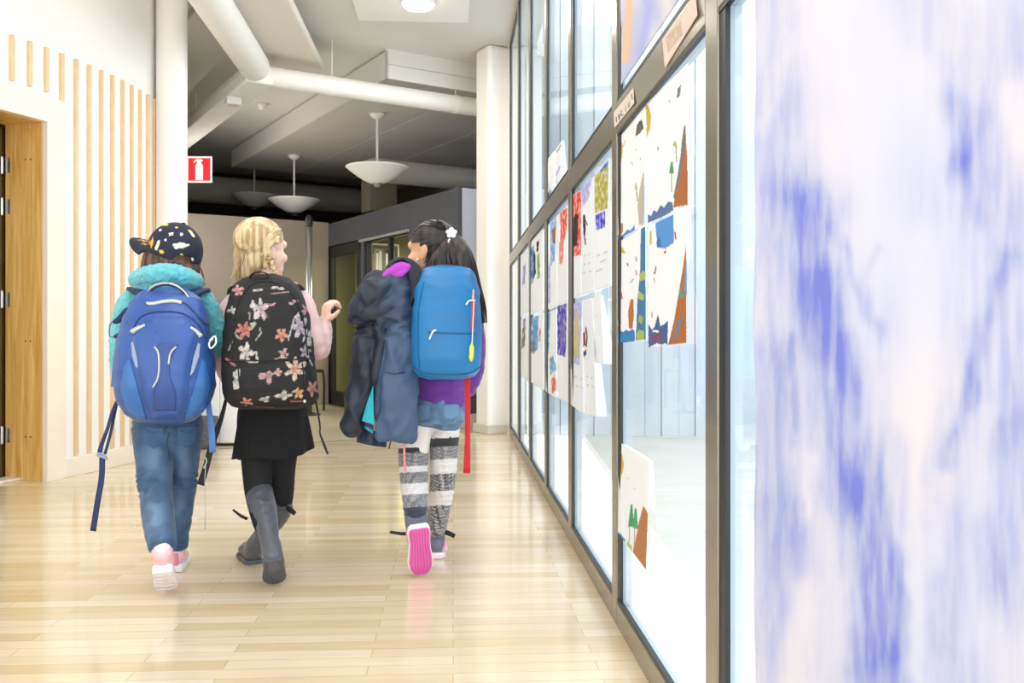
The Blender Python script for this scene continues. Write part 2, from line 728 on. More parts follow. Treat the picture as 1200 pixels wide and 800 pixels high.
# ------------------------------------------------------------------ curved left wall, slats, doorway
CC, RR = Vector((-6.69, 6.85, 0)), 4.0
def CW(th, z, out=0.0):
    return Vector((CC.x + (RR + out) * math.cos(th), CC.y + (RR + out) * math.sin(th), z))
def arc_band(g, t0, t1, z0, z1, o0, o1, n=None, mi=0):
    n = n or max(2, int((t1 - t0) / 0.02))
    rings = []
    for i in range(n + 1):
        t = t0 + (t1 - t0) * i / n
        rings.append([CW(t, z0, o0), CW(t, z0, o1), CW(t, z1, o1), CW(t, z1, o0)])
    vs = [p for r in rings for p in r]
    fs = [(0, 1, 2, 3), tuple(4 * n + j for j in (3, 2, 1, 0))]
    for i in range(n):
        for j in range(4):
            fs.append((4 * i + j, 4 * i + (j + 1) % 4, 4 * i + 4 + (j + 1) % 4, 4 * i + 4 + j))
    return g.add(vs, fs, mi)
TJ0, TJ1, DZ = -0.3026, -0.53, 2.224          # door jambs and head
g = G(); g.sm = False
arc_band(g, TJ0, 0.62, 0, CZ, -0.28, 0)
arc_band(g, TJ1, TJ0, DZ, CZ, -0.28, 0)
arc_band(g, -0.86, TJ1, 0, CZ, -0.28, 0)
q0 = CW(-0.86, 0)
g.prism([Vector((q0.x, q0.y + 0.02, 0)), Vector((q0.x - 0.9, -3.5, 0)), Vector((q0.x - 1.1, -3.5, 0)), Vector((q0.x - 0.2, q0.y + 0.1, 0))],
        [Vector((q0.x, q0.y + 0.02, CZ)), Vector((q0.x - 0.9, -3.5, CZ)), Vector((q0.x - 1.1, -3.5, CZ)), Vector((q0.x - 0.2, q0.y + 0.1, CZ))])
wl = tag(g.build('wall_left', WALLW, origin=CW(-0.1, 0)), kind='structure')
zt = EYE + 1.766
for i in range(13):
    t = -0.366 + 0.0313 * i
    g = G(); g.sm = False
    zb = 0.128
    if i < 3:
        zb = DZ + 0.17
    elif i == 3:
        zb = DZ + 0.13
    w = 0.0031
    arc_band(g, t - w, t + w, zb, zt, -0.001, 0.021, n=1)
    bevel(g.build('slat', SLATM, wl), 0.002)
g = G(); g.sm = False
arc_band(g, TJ0 + 0.031, 0.62, 0, 0.12, 0, 0.035)
tag(bevel(g.build('baseboard_left', TRIMW), 0.004), kind='structure')
# door frame: casing, pine lining, leaf standing open inside, four hinges
g = G(); g.sm = False
arc_band(g, TJ0 - 0.006, TJ0 + 0.031, 0, DZ + 0.135, -0.002, 0.04, n=1)
arc_band(g, TJ1 - 0.031, TJ1 + 0.006, 0, DZ + 0.135, -0.002, 0.04, n=1)
arc_band(g, TJ1, TJ0, DZ - 0.022, DZ + 0.135, -0.002, 0.04)
dr = tag(bevel(g.build('door_1', TRIMW, origin=CW(-0.41, 0)), 0.003), kind='structure')
g = G(); g.sm = False
ub = Vector((math.cos(TJ0), math.sin(TJ0), 0))
for j0, j1 in ((TJ0 - 0.006, TJ0), (TJ1, TJ1 + 0.006)):
    arc_band(g, j0, j1, 0, DZ, -0.29, -0.003, n=1)
arc_band(g, TJ1, TJ0, DZ - 0.022, DZ, -0.29, -0.003)
jamb = bevel(g.build('jamb', PINE, dr), 0.002)
g = G()
for z in (1.98, 0.86, 0.27):                   # screw holes in the lining
    for o_ in (-0.09, -0.13):
        c = CW(TJ0 - 0.0062, z, o_)
        g.ell(c, (0.006, 0.004, 0.006), n=10)
g.build('screw_hole', mat('knot_brown', '#6b4515', 0.7), jamb)
g = G(); g.sm = False                          # door leaf, open into the room behind
hx = CW(TJ0 - 0.012, 0, -0.31)
ld = Vector((-0.955, 0.10, 0)).normalized()
ln = Vector((-ld.y, ld.x, 0))
r = [hx + ln * -0.012, hx + ld * 0.86 + ln * -0.012, hx + ld * 0.86 + ln * -0.055, hx + ln * -0.055]
g.prism([Vector((p.x, p.y, 0.012)) for p in r], [Vector((p.x, p.y, DZ - 0.03)) for p in r])
leaf = bevel(g.build('leaf', mat('dark_door_edge', '#5d4420', 0.45, var=(6, 0.1)), dr), 0.003)
for zpx in (195, 243, 351, 509):
    z = EYE + (HY - zpx) / F * 5.75
    c = CW(TJ0 - 0.0085, z, -0.30)
    g = G(); g.sm = False
    g.tube([c + Vector((0.0, -0.012, -0.05)), c + Vector((0.0, -0.012, 0.05))], 0.009, n=12, k=1)
    p0 = CW(TJ0 - 0.0065, z, -0.285); p1 = CW(TJ0 - 0.0065, z, -0.25)
    g.prism([p0 + Vector((0, 0, -0.045)), p1 + Vector((0, 0, -0.045)), p1 + Vector((0, -0.004, -0.045)), p0 + Vector((0, -0.004, -0.045))],
            [p0 + Vector((0, 0, 0.045)), p1 + Vector((0, 0, 0.045)), p1 + Vector((0, -0.004, 0.045)), p0 + Vector((0, -0.004, 0.045))])
    g.build('hinge', CHROME, dr)
g = G(); g.sm = False
arc_band(g, TJ1, TJ0, 0.0, 0.016, -0.29, -0.17)
bevel(g.build('threshold', TRIMW, dr), 0.004)
g = G(); g.sm = False                          # the room behind the doorway, closed
c = CW(-0.41, 0, -1.9)
arc_band(g, -0.72, -0.18, 0, 2.6, -1.75, -1.68)
arc_band(g, -0.72, -0.70, 0, 2.6, -1.7, -0.28, n=1)
arc_band(g, -0.20, -0.18, 0, 2.6, -1.7, -0.28, n=1)
arc_band(g, -0.72, -0.18, 2.55, 2.6, -1.7, -0.28)
tag(g.build('wall_back', mat('side_room_wall', '#9c7a4c', 0.8)), kind='structure')

# closing wall behind the curved wall, hall end walls
def wall_ab(name, a0, b0, a1, b1, z0, z1, th, m, kind='structure', parent=None):
    g = G(); g.sm = False
    p, q_ = AB(a0, b0), AB(a1, b1)
    t = (q_ - p).normalized(); n = Vector((-t.y, t.x, 0)) * th
    r = [p, q_, q_ + n, p + n]
    g.prism([Vector((v.x, v.y, z0)) for v in r], [Vector((v.x, v.y, z1)) for v in r])
    o = g.build(name, m, parent)
    return tag(o, kind=kind) if not parent else o
cb = CW(0.6, 0)
wall_ab('wall_far', 17.0, -8.5, 17.0, 7.3, 0, CZ, 0.1, BROWNW)
wall_ab('wall_hall', 7.6, 7.1, 17.0, 7.1, 0, CZ, 0.1, BROWNW)
wall_ab('wall_hall', cb.dot(A2), cb.dot(B2), cb.dot(A2) + 9.5, cb.dot(B2), 0, CZ, 0.1, BROWNW)

# dark library block: its face runs along A2 at b = 4.25
BW, A0 = 4.25, AB(0, 0).x + Vector((-0.54, 8.92, 0)).dot(A2)
ZB = 2.33
def LB(t, z, inn=0.0):
    v = AB(A0 + t, BW + inn)
    return Vector((v.x, v.y, z))
def lib_box(g, t0, t1, z0, z1, i0, i1, mi=0):
    r = [(t0, i0), (t1, i0), (t1, i1), (t0, i1)]
    return g.prism([LB(t, z0, i) for t, i in r], [LB(t, z1, i) for t, i in r], mi)
g = G(); g.sm = False
lib_box(g, 0.0, 1.10, 0, ZB, 0, 0.12)
lib_box(g, 1.10, 3.6, 2.04, ZB, 0, 0.12)
lib_box(g, 1.10, 2.42, 0, 0.75, 0, 0.12)
lib_box(g, 2.34, 2.42, 0.75, 2.04, 0, 0.12)
lib_box(g, 3.54, 3.7, 0, 2.04, 0, 0.12)
lib_box(g, 0, 3.7, ZB - 0.06, ZB, 0.12, 2.6)
tag(bevel(g.build('wall_library', CHARC), 0.004), kind='structure')
g = G(); g.sm = False                          # pale ledge over the door and the window
lib_box(g, 1.06, 2.42, 2.0, 2.03, -0.03, 0.0)
tag(bevel(g.build('trim_4', mat('ledge_grey', '#9a9a98', 0.5)), 0.004), kind='structure')
g = G(); g.sm = False                          # end face towards the corridor: pale board over a dark foot on a plinth
lib_box(g, -0.06, 0.0, 0.95, ZB - 0.01, 0.015, 2.4)
eb = tag(g.build('wall_end', LILAC), kind='structure')
g = G(); g.sm = False
lib_box(g, -0.05, 0.0, 0.13, 0.95, 0.0, 2.4)
lib_box(g, -0.07, 0.0, 0.13, ZB, -0.03, 0.015)
g.build('foot_panel', CHARC, eb)
g = G(); g.sm = False
lib_box(g, -0.09, 0.0, 0.0, 0.13, -0.01, 2.4)
tag(bevel(g.build('baseboard_end', PLINTH), 0.006), kind='structure')
g = G(); g.sm = False                          # library interior: back wall and the cross wall at the far end
lib_box(g, 0.0, 3.7, 0, ZB - 0.06, 2.4, 2.5)
lib_box(g, 3.7, 3.8, 0, ZB - 0.06, 0.1, 2.5)
lib_box(g, 0.0, 0.1, 0, ZB - 0.06, 0.12, 2.5)
tag(g.build('wall_inner', OLIVE), kind='structure')
# door and window of the library
g = G(); g.sm = False
lib_box(g, 2.44, 2.57, 0, 2.03, 0.01, 0.07); lib_box(g, 3.40, 3.53, 0, 2.03, 0.01, 0.07)
lib_box(g, 2.44, 3.53, 1.90, 2.03, 0.01, 0.07); lib_box(g, 2.44, 3.53, 0, 0.18, 0.01, 0.07)
d2 = tag(bevel(g.build('door_2', DOORB), 0.004), kind='structure')
g = G(); g.sm = False
g.add([LB(2.57, 0.18, 0.04), LB(3.40, 0.18, 0.04), LB(3.40, 1.90, 0.04), LB(2.57, 1.90, 0.04)], [(3, 2, 1, 0)])
g.build('pane', glass_mat('tinted_glass', '#c6cba8', 1.45), d2, flip=True)
g = G()
g.tube([LB(2.5, 1.0, -0.03), LB(2.5, 1.16, -0.03)], 0.009, n=10, k=1)
g.tube([LB(2.5, 1.02, -0.03), LB(2.5, 1.02, 0.02)], 0.007, n=10, k=1)
g.tube([LB(2.5, 1.14, -0.03), LB(2.5, 1.14, 0.02)], 0.007, n=10, k=1)
g.build('handle', CHROME, d2)
g = G(); g.sm = False
for a_, b_ in ((1.10, 1.15), (1.66, 1.70), (2.30, 2.35)):
    lib_box(g, a_, b_, 0.75, 2.04, 0.03, 0.09)
lib_box(g, 1.10, 2.35, 0.75, 0.80, 0.03, 0.09); lib_box(g, 1.10, 2.35, 1.99, 2.04, 0.03, 0.09)
w9 = tag(bevel(g.build('window_9', DOORB), 0.004), kind='structure')
g = G(); g.sm = False
g.add([LB(1.15, 0.80, 0.06), LB(2.30, 0.80, 0.06), LB(2.30, 1.99, 0.06), LB(1.15, 1.99, 0.06)], [(3, 2, 1, 0)])
g.build('pane', glass_mat('clear_inner_glass', '#f2f5ee', 1.3), w9, flip=True)
# brown partition on the left of the door
wall_ab('wall_partition', A0 + 3.6, BW, A0 + 3.6, BW - 5.2, 0, ZB + 0.02, 0.1, BROWNW)

# library lamp: a hanging tube light, and a lit pane deep in the room
ll = thing('strip_lamp', 'lit strip lamp hanging inside the library behind the dark window', 'lamp', LB(1.9, 2.2, 1.2))
g = G(); g.sm = False
lib_box(g, 1.3, 2.9, 2.19, 2.23, 1.15, 1.25)
g.build('diffuser', mat('library_glow', '#fff0c8', 0.4, emit=3), ll)
g = G(); g.sm = False
lib_box(g, 1.28, 2.92, 2.23, 2.27, 1.13, 1.27)
g.build('housing', CHARC, ll)
g = G(); g.sm = False
lib_box(g, 3.66, 3.70, 1.25, 1.75, 0.95, 1.2)
tag(g.build('window_10', mat('lit_pane', '#f4f0b4', 0.4, emit=1.2)), kind='structure')

# ------------------------------------------------------------------ columns
g = G()
g.lathe([(0.0, 0), (0.112, 0), (0.112, CZ), (0.0, CZ)], (-2.565, 6.93, 0), n=48)
co = tag(g.build('column', WALLW), kind='structure')
md = co.modifiers.new('b', 'EDGE_SPLIT'); md.split_angle = math.radians(50)
cpt = Vector((-0.208, 8.29, 0))
g = G(); g.sm = False
r = [cpt, cpt + B2 * 0.26, cpt + B2 * 0.26 + A2 * 0.26, cpt + A2 * 0.26]
g.prism([Vector((p.x, p.y, 0.0)) for p in r], [Vector((p.x, p.y, CZ)) for p in r])
tag(bevel(g.build('column', WALLW), 0.045, 5), kind='structure')
g = G(); g.sm = False
off_ = [(-0.015, -0.015), (0.275, -0.015), (0.275, 0.275), (-0.015, 0.275)]
r = [cpt + B2 * x + A2 * y for x, y in off_]
g.prism([Vector((p.x, p.y, 0.0)) for p in r], [Vector((p.x, p.y, 0.085)) for p in r])
tag(bevel(g.build('baseboard_column', PLINTH), 0.008), kind='structure')

# ------------------------------------------------------------------ glass wall
MD = [0.70, 1.80, 2.885, 3.995, 5.05, 6.12, 7.19, 8.25]
TZ0, TZ1 = 1.522, 1.617
def wbox(g, d0, d1, z0, z1, o0, o1, mi=0):
    return g.prism([WD(d0, z0, o0), WD(d1, z0, o0), WD(d1, z0, o1), WD(d0, z0, o1)],
                   [WD(d0, z1, o0), WD(d1, z1, o0), WD(d1, z1, o1), WD(d0, z1, o1)], mi)
MD2 = [-1.5, -0.4] + MD
for i in range(len(MD2) - 1):
    d0, d1 = MD2[i], MD2[i + 1]
    w = 0.042
    g = G(); g.sm = False
    wbox(g, d0 - w, d0 + w, 0, CZ, 0, 0.0135)
    if i == len(MD2) - 2:
        wbox(g, d1 - w, d1 + w, 0, CZ, 0, 0.0135)
        e1 = d1 - w
    else:
        e1 = d1 - w
    wbox(g, d0 + w, e1, TZ0, TZ1, 0.0, 0.0135)
    wbox(g, d0 + w, e1, 0, 0.072, 0.0, 0.0135)
    wbox(g, d0 + w, e1, CZ - 0.05, CZ, 0.0, 0.0135)
    win = tag(bevel(g.build('window_%d' % (i + 1), BRONZE, origin=WD((d0 + d1) / 2, 0)), 0.003), kind='structure')
    g = G(); g.sm = False
    for z0, z1 in ((0.072, TZ0), (TZ1, CZ - 0.05)):
        wbox(g, d0 + w, d0 + w + 0.006, z0, z1, 0.003, 0.0134)
        wbox(g, e1 - 0.04, e1, z0, z1, 0.004, 0.0134)
        wbox(g, d0 + w, e1, z0, z0 + 0.014, 0.002, 0.0134)
        wbox(g, d0 + w, e1, z1 - 0.008, z1, 0.002, 0.0134)
    g.build('gasket', GASK, win)
    g = G(); g.sm = False
    wbox(g, d0 - w * 0.9, d0 + w * 0.9, 0, CZ, 0.014, 0.05)
    wbox(g, d0 + w, e1, TZ0 + 0.01, TZ1 - 0.01, 0.014, 0.05)
    wbox(g, d0 + w, e1, -0.05, 0.06, 0.014, 0.05)
    g.build('outer_frame', OUTF, win)
    for z0, z1 in ((0.072, TZ0), (TZ1, CZ - 0.05)):
        g = G(); g.sm = False
        p = [WD(d0 + w, z0, 0.0132), WD(e1, z0, 0.0132), WD(e1, z1, 0.0132), WD(d0 + w, z1, 0.0132)]
        g.add(p, [(3, 2, 1, 0)])
        g.build('pane', GLASS, win, flip=True)
# return of the glass wall behind the column
g = G(); g.sm = False
g.prism([WD(8.292, 0, 0.0), WD(9.6, 0, 0.0), WD(9.6, 0, 0.1), WD(8.292, 0, 0.1)], [WD(8.292, CZ, 0.0), WD(9.6, CZ, 0.0), WD(9.6, CZ, 0.1), WD(8.292, CZ, 0.1)])
tag(g.build('wall_right', WALLW), kind='structure')

# outside: bright yard, a pale blue boarded wall and a pale block across it
g = G(); g.sm = False
g.prism([Vector(p) for p in ((0.72, -6, -0.12), (40, -6, -0.12), (40, 45, -0.12), (0.62, 45, -0.12))], [Vector(p) for p in ((0.72, -6, -0.06), (40, -6, -0.06), (40, 45, -0.06), (0.62, 45, -0.06))])
tag(g.build('ground', mat('yard_paving', '#c4c3be', 0.8, var=(1.5, 0.04))), kind='structure')
# boarded outer wall of the house beyond the end of the glass
g = G(); g.sm = False
for i in range(34):
    x = 0.14 + i * 0.16
    g.box((x, 8.7 + 0.02 * (i % 2), -0.06), (x + 0.155, 8.9, CZ + 0.6))
tag(g.build('wall_outside', mat('outer_cladding', '#c9d0d6', 0.7, var=(2, 0.08))), kind='structure')
YW = mat('yard_board', '#b4c0cb', 0.6, var=(1.2, 0.06))
g = G(); g.sm = False
for i in range(70):
    y = 1.0 + i * 0.42
    x = 4.2 - 0.03 * y
    o = 0.03 * (i % 3)
    g.box((x + o, y, -0.06), (x + 0.14, y + 0.405, 1.55 + 0.0 * i))
tag(g.build('boarded_fence', YW), 'pale blue boarded fence across the yard beyond the glass wall', 'fence')

# ------------------------------------------------------------------ ducts, pipes, pendants, sign
def rod(g, p, z1, r=0.006):
    g.tube([p, Vector((p.x, p.y, z1))], r, n=8, k=1)
# large round duct along the corridor, ending in the branch box
ax = Vector(((505 - 600) / F, 1, 0)).normalized()
endp = Vector((-2.17, 7.75, EYE + 2.26))
du = thing('ventilation_duct', 'thick white round duct running along the corridor ceiling with a capped end', 'duct', endp)
g = G()
g.tube([endp - ax * 4.2, endp - ax * 0.06, endp], [0.127, 0.127, 0.122], n=40, k=1)
bevel(g.build('pipe', DUCTW, du), 0.01)
for s in (0.9, 2.4, 3.9):
    g = G()
    rod(g, endp - ax * s + Vector((0, 0, 0.12)), CZ)
    g.build('hanger', DUCTW, du)
j = endp + Vector((-0.02, 0.12, -0.03))
d3 = thing('branch_duct', 'white square-bottomed duct slanting back left from the thick duct end', 'duct', j)
g = G(); g.sm = False
t = A2; n_ = B2
p0, p1 = j - t * 0.1, j + t * 3.2
rr = []
for p in (p0, p1):
    rr.append([p + n_ * x + Vector((0, 0, z)) for x, z in ((-0.12, -0.1), (0.12, -0.1), (0.12, 0.0), (0.085, 0.085), (0, 0.12), (-0.085, 0.085), (-0.12, 0.0))])
g.prism(rr[0], rr[1])
bevel(g.build('casing', DUCTW, d3), 0.02, 3)
for s in (0.55, 2.2):
    g = G()
    rod(g, j + t * s + Vector((0, 0, 0.1)), CZ)
    g.build('hanger', DUCTW, d3)
g = G(); g.sm = False
bp = P(273, 119, 8.27)
g.box((-0.065, -0.05, -0.03), (0.065, 0.05, 0.035), R=Matrix.Rotation(math.radians(31.8), 3, 'Z'), o=bp)
d4 = tag(bevel(g.build('junction_box', DUCTW), 0.006), 'small white junction box under the slanting duct', 'junction box')
g = G(); g.sm = False
g.box((-0.045, -0.035, -0.034), (0.045, 0.035, -0.03), R=Matrix.Rotation(math.radians(31.8), 3, 'Z'), o=bp)
g.build('cover', mat('cover_grey', '#cfccc5', 0.5), d4)
pe = Vector((-0.333, 9.0, EYE + 2.22))
d5 = thing('cross_pipe', 'slim white pipe crossing under the ceiling towards the square column', 'pipe', pe)
g = G()
g.tube([pe - B2 * 2.12, pe + B2 * 0.45], 0.085, n=32, k=1)
g.build('pipe', DUCTW, d5)
for s in (0.25, 1.5):
    g = G()
    g.tube([pe - B2 * s - B2 * 0.015, pe - B2 * s + B2 * 0.015], 0.09, n=32, k=1)
    rod(g, pe - B2 * s + Vector((0, 0, 0.08)), LZ if s < 1 else CZ, 0.005)
    g.build('clamp', DUCTW, d5)
# flat hanging panel beside the duct
zf = EYE + 2.42
dfe = 2.42 * F / (392 - 83)
fl, fr = ceil_pt(322, dfe, zf), ceil_pt(380, dfe, zf)
gd = Vector((WK, 1, 0)).normalized()
w_ = (fr - fl).length
lat = Vector((gd.y, -gd.x, 0))
g = G(); g.sm = False
r = [fl - gd * 3.6, fl, fl + lat * w_, fl + lat * w_ - gd * 3.6]
g.prism([Vector((p.x, p.y, zf)) for p in r], [Vector((p.x, p.y, zf + 0.07)) for p in r])
fp = thing('hanging_panel', 'long flat white panel hanging beside the thick white duct', 'ceiling panel', fl)
bevel(g.build('board', mat('panel_cream', '#e9e2d8', 0.6), fp), 0.025, 4)
for s in (0.4, 2.0):
    for u in (0.08, w_ - 0.08):
        g = G()
        rod(g, fl - gd * s + lat * u + Vector((0, 0, 0.07)), CZ, 0.004)
        g.build('wire', DUCTW, fp)
# detector
dp = P(307, 128, 2.63 * F / (392 - 121.0))
dp.z = CZ
g = G()
g.lathe([(0.0, -0.075), (0.03, -0.075), (0.04, -0.06), (0.05, -0.03), (0.055, -0.02), (0.055, 0.0), (0, 0)], dp, n=24)
tag(g.build('smoke_detector', DUCTW), 'small white smoke detector on the upper ceiling near the branch duct', 'smoke detector')

PENDW = mat('pendant_white', '#f3f1ec', 0.4)
def pendant(label, cx, cy, zc, rim_z, R, depth):
    t = thing('pendant_lamp', label, 'lamp', (cx, cy, rim_z - depth), 'bowl pendant lamps in the hall')
    c = Vector((cx, cy, 0))
    g = G()
    prof = [(0.0, rim_z - depth)]
    for i in range(1, 15):
        q = i / 14
        prof.append((R * q, rim_z - depth * (1 - q ** 1.55) if q > 0.25 else rim_z - depth * (1 - 0.25 ** 1.55) - 0.004))
    prof[0] = (0.0, prof[1][1])
    prof += [(R - 0.004, rim_z + 0.006), (R * 0.7, rim_z - depth * 0.38), (R * 0.3, rim_z - depth * 0.75), (0.0, rim_z - depth * 0.8)]
    g.lathe(prof, c, n=48)
    g.build('bowl', PENDW, t)
    g = G()
    g.lathe([(0, rim_z - depth - 0.022), (0.03, rim_z - depth - 0.02), (0.045, rim_z - depth + 0.01), (0.08, rim_z - depth + 0.03), (0.0, rim_z - depth + 0.03)], c, n=24)
    g.build('end_cap', CHROME, t)
    g = G()
    g.tube([Vector((cx, cy, rim_z - depth * 0.7)), Vector((cx, cy, zc - 0.01))], 0.013, n=12, k=1)
    g.build('rod', PENDW, t)
    g = G()
    g.lathe([(0.0, zc - 0.065), (0.03, zc - 0.06), (0.075, zc - 0.03), (0.085, zc), (0, zc)], c, n=24)
    g.build('canopy', PENDW, t)
    g = G()
    g.lathe([(0.0, rim_z - 0.03), (0.035, rim_z - 0.035), (0.05, rim_z - 0.06), (0.03, rim_z - 0.1), (0, rim_z - 0.1)], c, n=16)
    g.build('bulb', mat('bulb_white', '#fbf8f0', 0.3), t)
pendant('nearest and brightest of the white bowl pendants, hanging alone on the right', -1.44, 9.82, LZ, EYE + 1.787, 0.338, 0.19)
pendant('white bowl pendant on a thin rod between the blonde child and the near pendant', -2.87, 12.11, LZ, EYE + 1.777, 0.333, 0.19)
pendant('dim far bowl pendant above the blonde head, leftmost and partly hidden', -3.86, 13.77, CZ, EYE + 2.085, 0.338, 0.19)

# far ducts
g = G()
a0 = Vector((-0.427, 11.5, EYE + 1.93))
g.tube([a0 - B2 * 1.4, a0 + B2 * 0.6], 0.14, n=28, k=1)
fd = tag(g.build('far_duct', GREYD), 'grey round duct above the charcoal block behind the near pendant', 'duct')
g = G()
a1 = P(420, 236, 15.4)
g.tube([a1 - B2 * 3.8, a1 - B2 * 0.03, a1], [0.21, 0.21, 0.19], n=28, k=1)
tag(g.build('far_duct', GREYD), 'grey round duct with a capped end above the brown partition', 'duct')
g = G(); g.sm = False
a2 = P(418, 236, 12.0)
g.box((-0.22, -0.15, -0.2), (0.18, 0.15, 0.24), R=Matrix.Rotation(math.radians(31.8), 3, 'Z'), o=P(446, 232, 12.4))
tag(bevel(g.build('duct_box', mat('box_brown', '#857c6a', 0.7)), 0.01), 'brown duct box beside the dark block under the hall ceiling', 'duct')
g = G(); g.sm = False                           # void behind: its shade painted as a dark upper board
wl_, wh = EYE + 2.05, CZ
wall_ab('void_board', 15.2, -6, 15.2, 7.0, 2.9, CZ, 0.08, mat('dark_void', '#3c3833', 0.85))

# fire extinguisher sign on the round column
sp = P(233.5, 198.5, 6.93)
sg = thing('fire_sign', 'red and white fire extinguisher sign sticking out from the round column', 'sign', sp)
hs = 0.5 * 30 / F * 6.93
def srect(g, x0, x1, z0, z1, y0, y1, mi=0):
    return g.box((sp.x + x0 * hs, sp.y + y0, sp.z + z0 * hs), (sp.x + x1 * hs, sp.y + y1, sp.z + z1 * hs), mi)
g = G(); g.sm = False
srect(g, -1.0, 1.0, -1.03, 1.03, 0.0, 0.006)
bevel(g.build('panel', mat('sign_white', '#f4f2f0', 0.4), sg), 0.006, 3, 60)
g = G(); g.sm = False
srect(g, -0.86, 0.86, -0.88, 0.88, -0.001, 0.001)
g.build('red_field', mat('sign_red', '#e2001a', 0.4), sg)
g = G(); g.sm = False
def sp_poly(g, pts, y0=-0.0025, y1=0.0):
    a_ = [Vector((sp.x + x * hs, sp.y + y0, sp.z + z * hs)) for x, z in pts]
    b_ = [Vector((sp.x + x * hs, sp.y + y1, sp.z + z * hs)) for x, z in pts]
    g.prism(a_, b_)
sp_poly(g, [(-0.3, -0.82), (0.3, -0.82), (0.3, 0.22), (0.26, 0.38), (0.16, 0.5), (-0.16, 0.5), (-0.26, 0.38), (-0.3, 0.22)])
sp_poly(g, [(-0.16, 0.5), (0.16, 0.5), (0.16, 0.6), (0.28, 0.66), (0.28, 0.74), (0.05, 0.82), (-0.22, 0.8), (-0.4, 0.66), (-0.46, 0.5), (-0.4, 0.48), (-0.3, 0.6), (-0.16, 0.64)])
g.build('pictogram', mat('sign_white', '#f4f2f0'), sg)
g = G(); g.sm = False
srect(g, -1.35, -0.98, -0.5, 0.5, 0.0, 0.004)
g.build('bracket', mat('sign_white', '#f4f2f0'), sg)

# ------------------------------------------------------------------ furniture at the back
g = G(); g.sm = False                           # low white cabinet behind the first two children
cp = P(232, 523, 7.42)
R31 = Matrix.Rotation(math.radians(0), 3, 'Z')
cab = thing('low_cabinet', 'low plain white cabinet standing behind the two left children', 'cabinet', (cp.x, 7.42, 0))
g.box((-0.15, 0.02, 0.02), (0.50, 0.42, 0.62), o=(cp.x, 7.42, 0))
bevel(g.build('body', mat('cabinet_white', '#f6f5f3', 0.4), cab), 0.004)
g = G(); g.sm = False
g.box((-0.16, 0.0, 0.62), (0.51, 0.43, 0.645), o=(cp.x, 7.42, 0))
bevel(g.build('top', mat('cabinet_white', '#f6f5f3'), cab), 0.004)
g = G(); g.sm = False
g.box((-0.145, 0.0, 0.03), (0.173, 0.02, 0.615), o=(cp.x, 7.42, 0)); 
dd = bevel(g.build('door', mat('cabinet_white', '#f6f5f3'), cab), 0.003)
g = G(); g.sm = False
g.box((0.178, 0.0, 0.03), (0.495, 0.02, 0.615), o=(cp.x, 7.42, 0)); 
bevel(g.build('door', mat('cabinet_white', '#f6f5f3'), cab), 0.003)
g = G()
wp = P(238, 523, 7.28)
g.lathe([(0.0, 0.0), (0.085, 0.0), (0.1, 0.02), (0.115, 0.24), (0.12, 0.25), (0.108, 0.25), (0.1, 0.06), (0, 0.05)], (wp.x, 7.28, 0), n=24)
tag(g.build('waste_bin', mat('bin_grey', '#63666a', 0.7, var=(40, 0.35))), 'small mottled grey bin on the floor in front of the white cabinet', 'bin')
# tubular chair far back
cc = P(352, 478, 11.0)
ch = thing('tube_chair', 'dark tubular steel chair by the brown partition', 'chair', (cc.x, 11.0, 0))
cz = Vector((cc.x, 11.0, 0))
def cpnt(x, y, z):
    return cz + B2 * x + A2 * y + Vector((0, 0, z))
for sx in (-1, 1):
    g = G()
    g.tube([cpnt(0.22 * sx, -0.2, 0), cpnt(0.21 * sx, -0.2, 0.44), cpnt(0.21 * sx, 0.16, 0.45)], 0.013, n=10, k=6)
    g.build('leg', DOORB, ch)
    g = G()
    g.tube([cpnt(0.22 * sx, 0.24, 0), cpnt(0.21 * sx, 0.18, 0.45), cpnt(0.21 * sx, 0.25, 0.86)], 0.013, n=10, k=6)
    g.build('leg', DOORB, ch)
g = G(); g.sm = False
r = [cpnt(x, y, 0.45) for x, y in ((-0.22, -0.22), (0.22, -0.22), (0.2, 0.2), (-0.2, 0.2))]
g.prism(r, [p + Vector((0, 0, 0.035)) for p in r])
bevel(g.build('seat', mat('chair_seat', '#3a332b', 0.6), ch), 0.012, 3)
g = G(); g.sm = False
r = [cpnt(x, y, z) for x, y, z in ((-0.215, 0.215, 0.6), (0.215, 0.215, 0.6), (0.215, 0.25, 0.86), (-0.215, 0.25, 0.86))]
g.prism(r, [p + A2 * 0.02 for p in r])
bevel(g.build('backrest', mat('chair_seat', '#3a332b'), ch), 0.008, 3)
# metal post
pp = P(362, 400, 10.3)
po = thing('metal_post', 'slim grey steel post with a dark cap behind the blonde child', 'post', (pp.x, 10.3, 0))
g = G()
g.tube([Vector((pp.x, 10.3, 0.02)), Vector((pp.x, 10.3, 2.13))], 0.036, n=20, k=1, cap=False)
g.build('shaft', CHROME, po)
g = G()
g.tube([Vector((pp.x, 10.3, 2.13)), Vector((pp.x, 10.3, 2.2))], 0.042, n=20, k=1)
g.build('cap', DOORB, po)
g = G()
g.lathe([(0, 0), (0.13, 0), (0.13, 0.01), (0.04, 0.03), (0, 0.03)], (pp.x, 10.3, 0))
g.build('foot', DOORB, po)
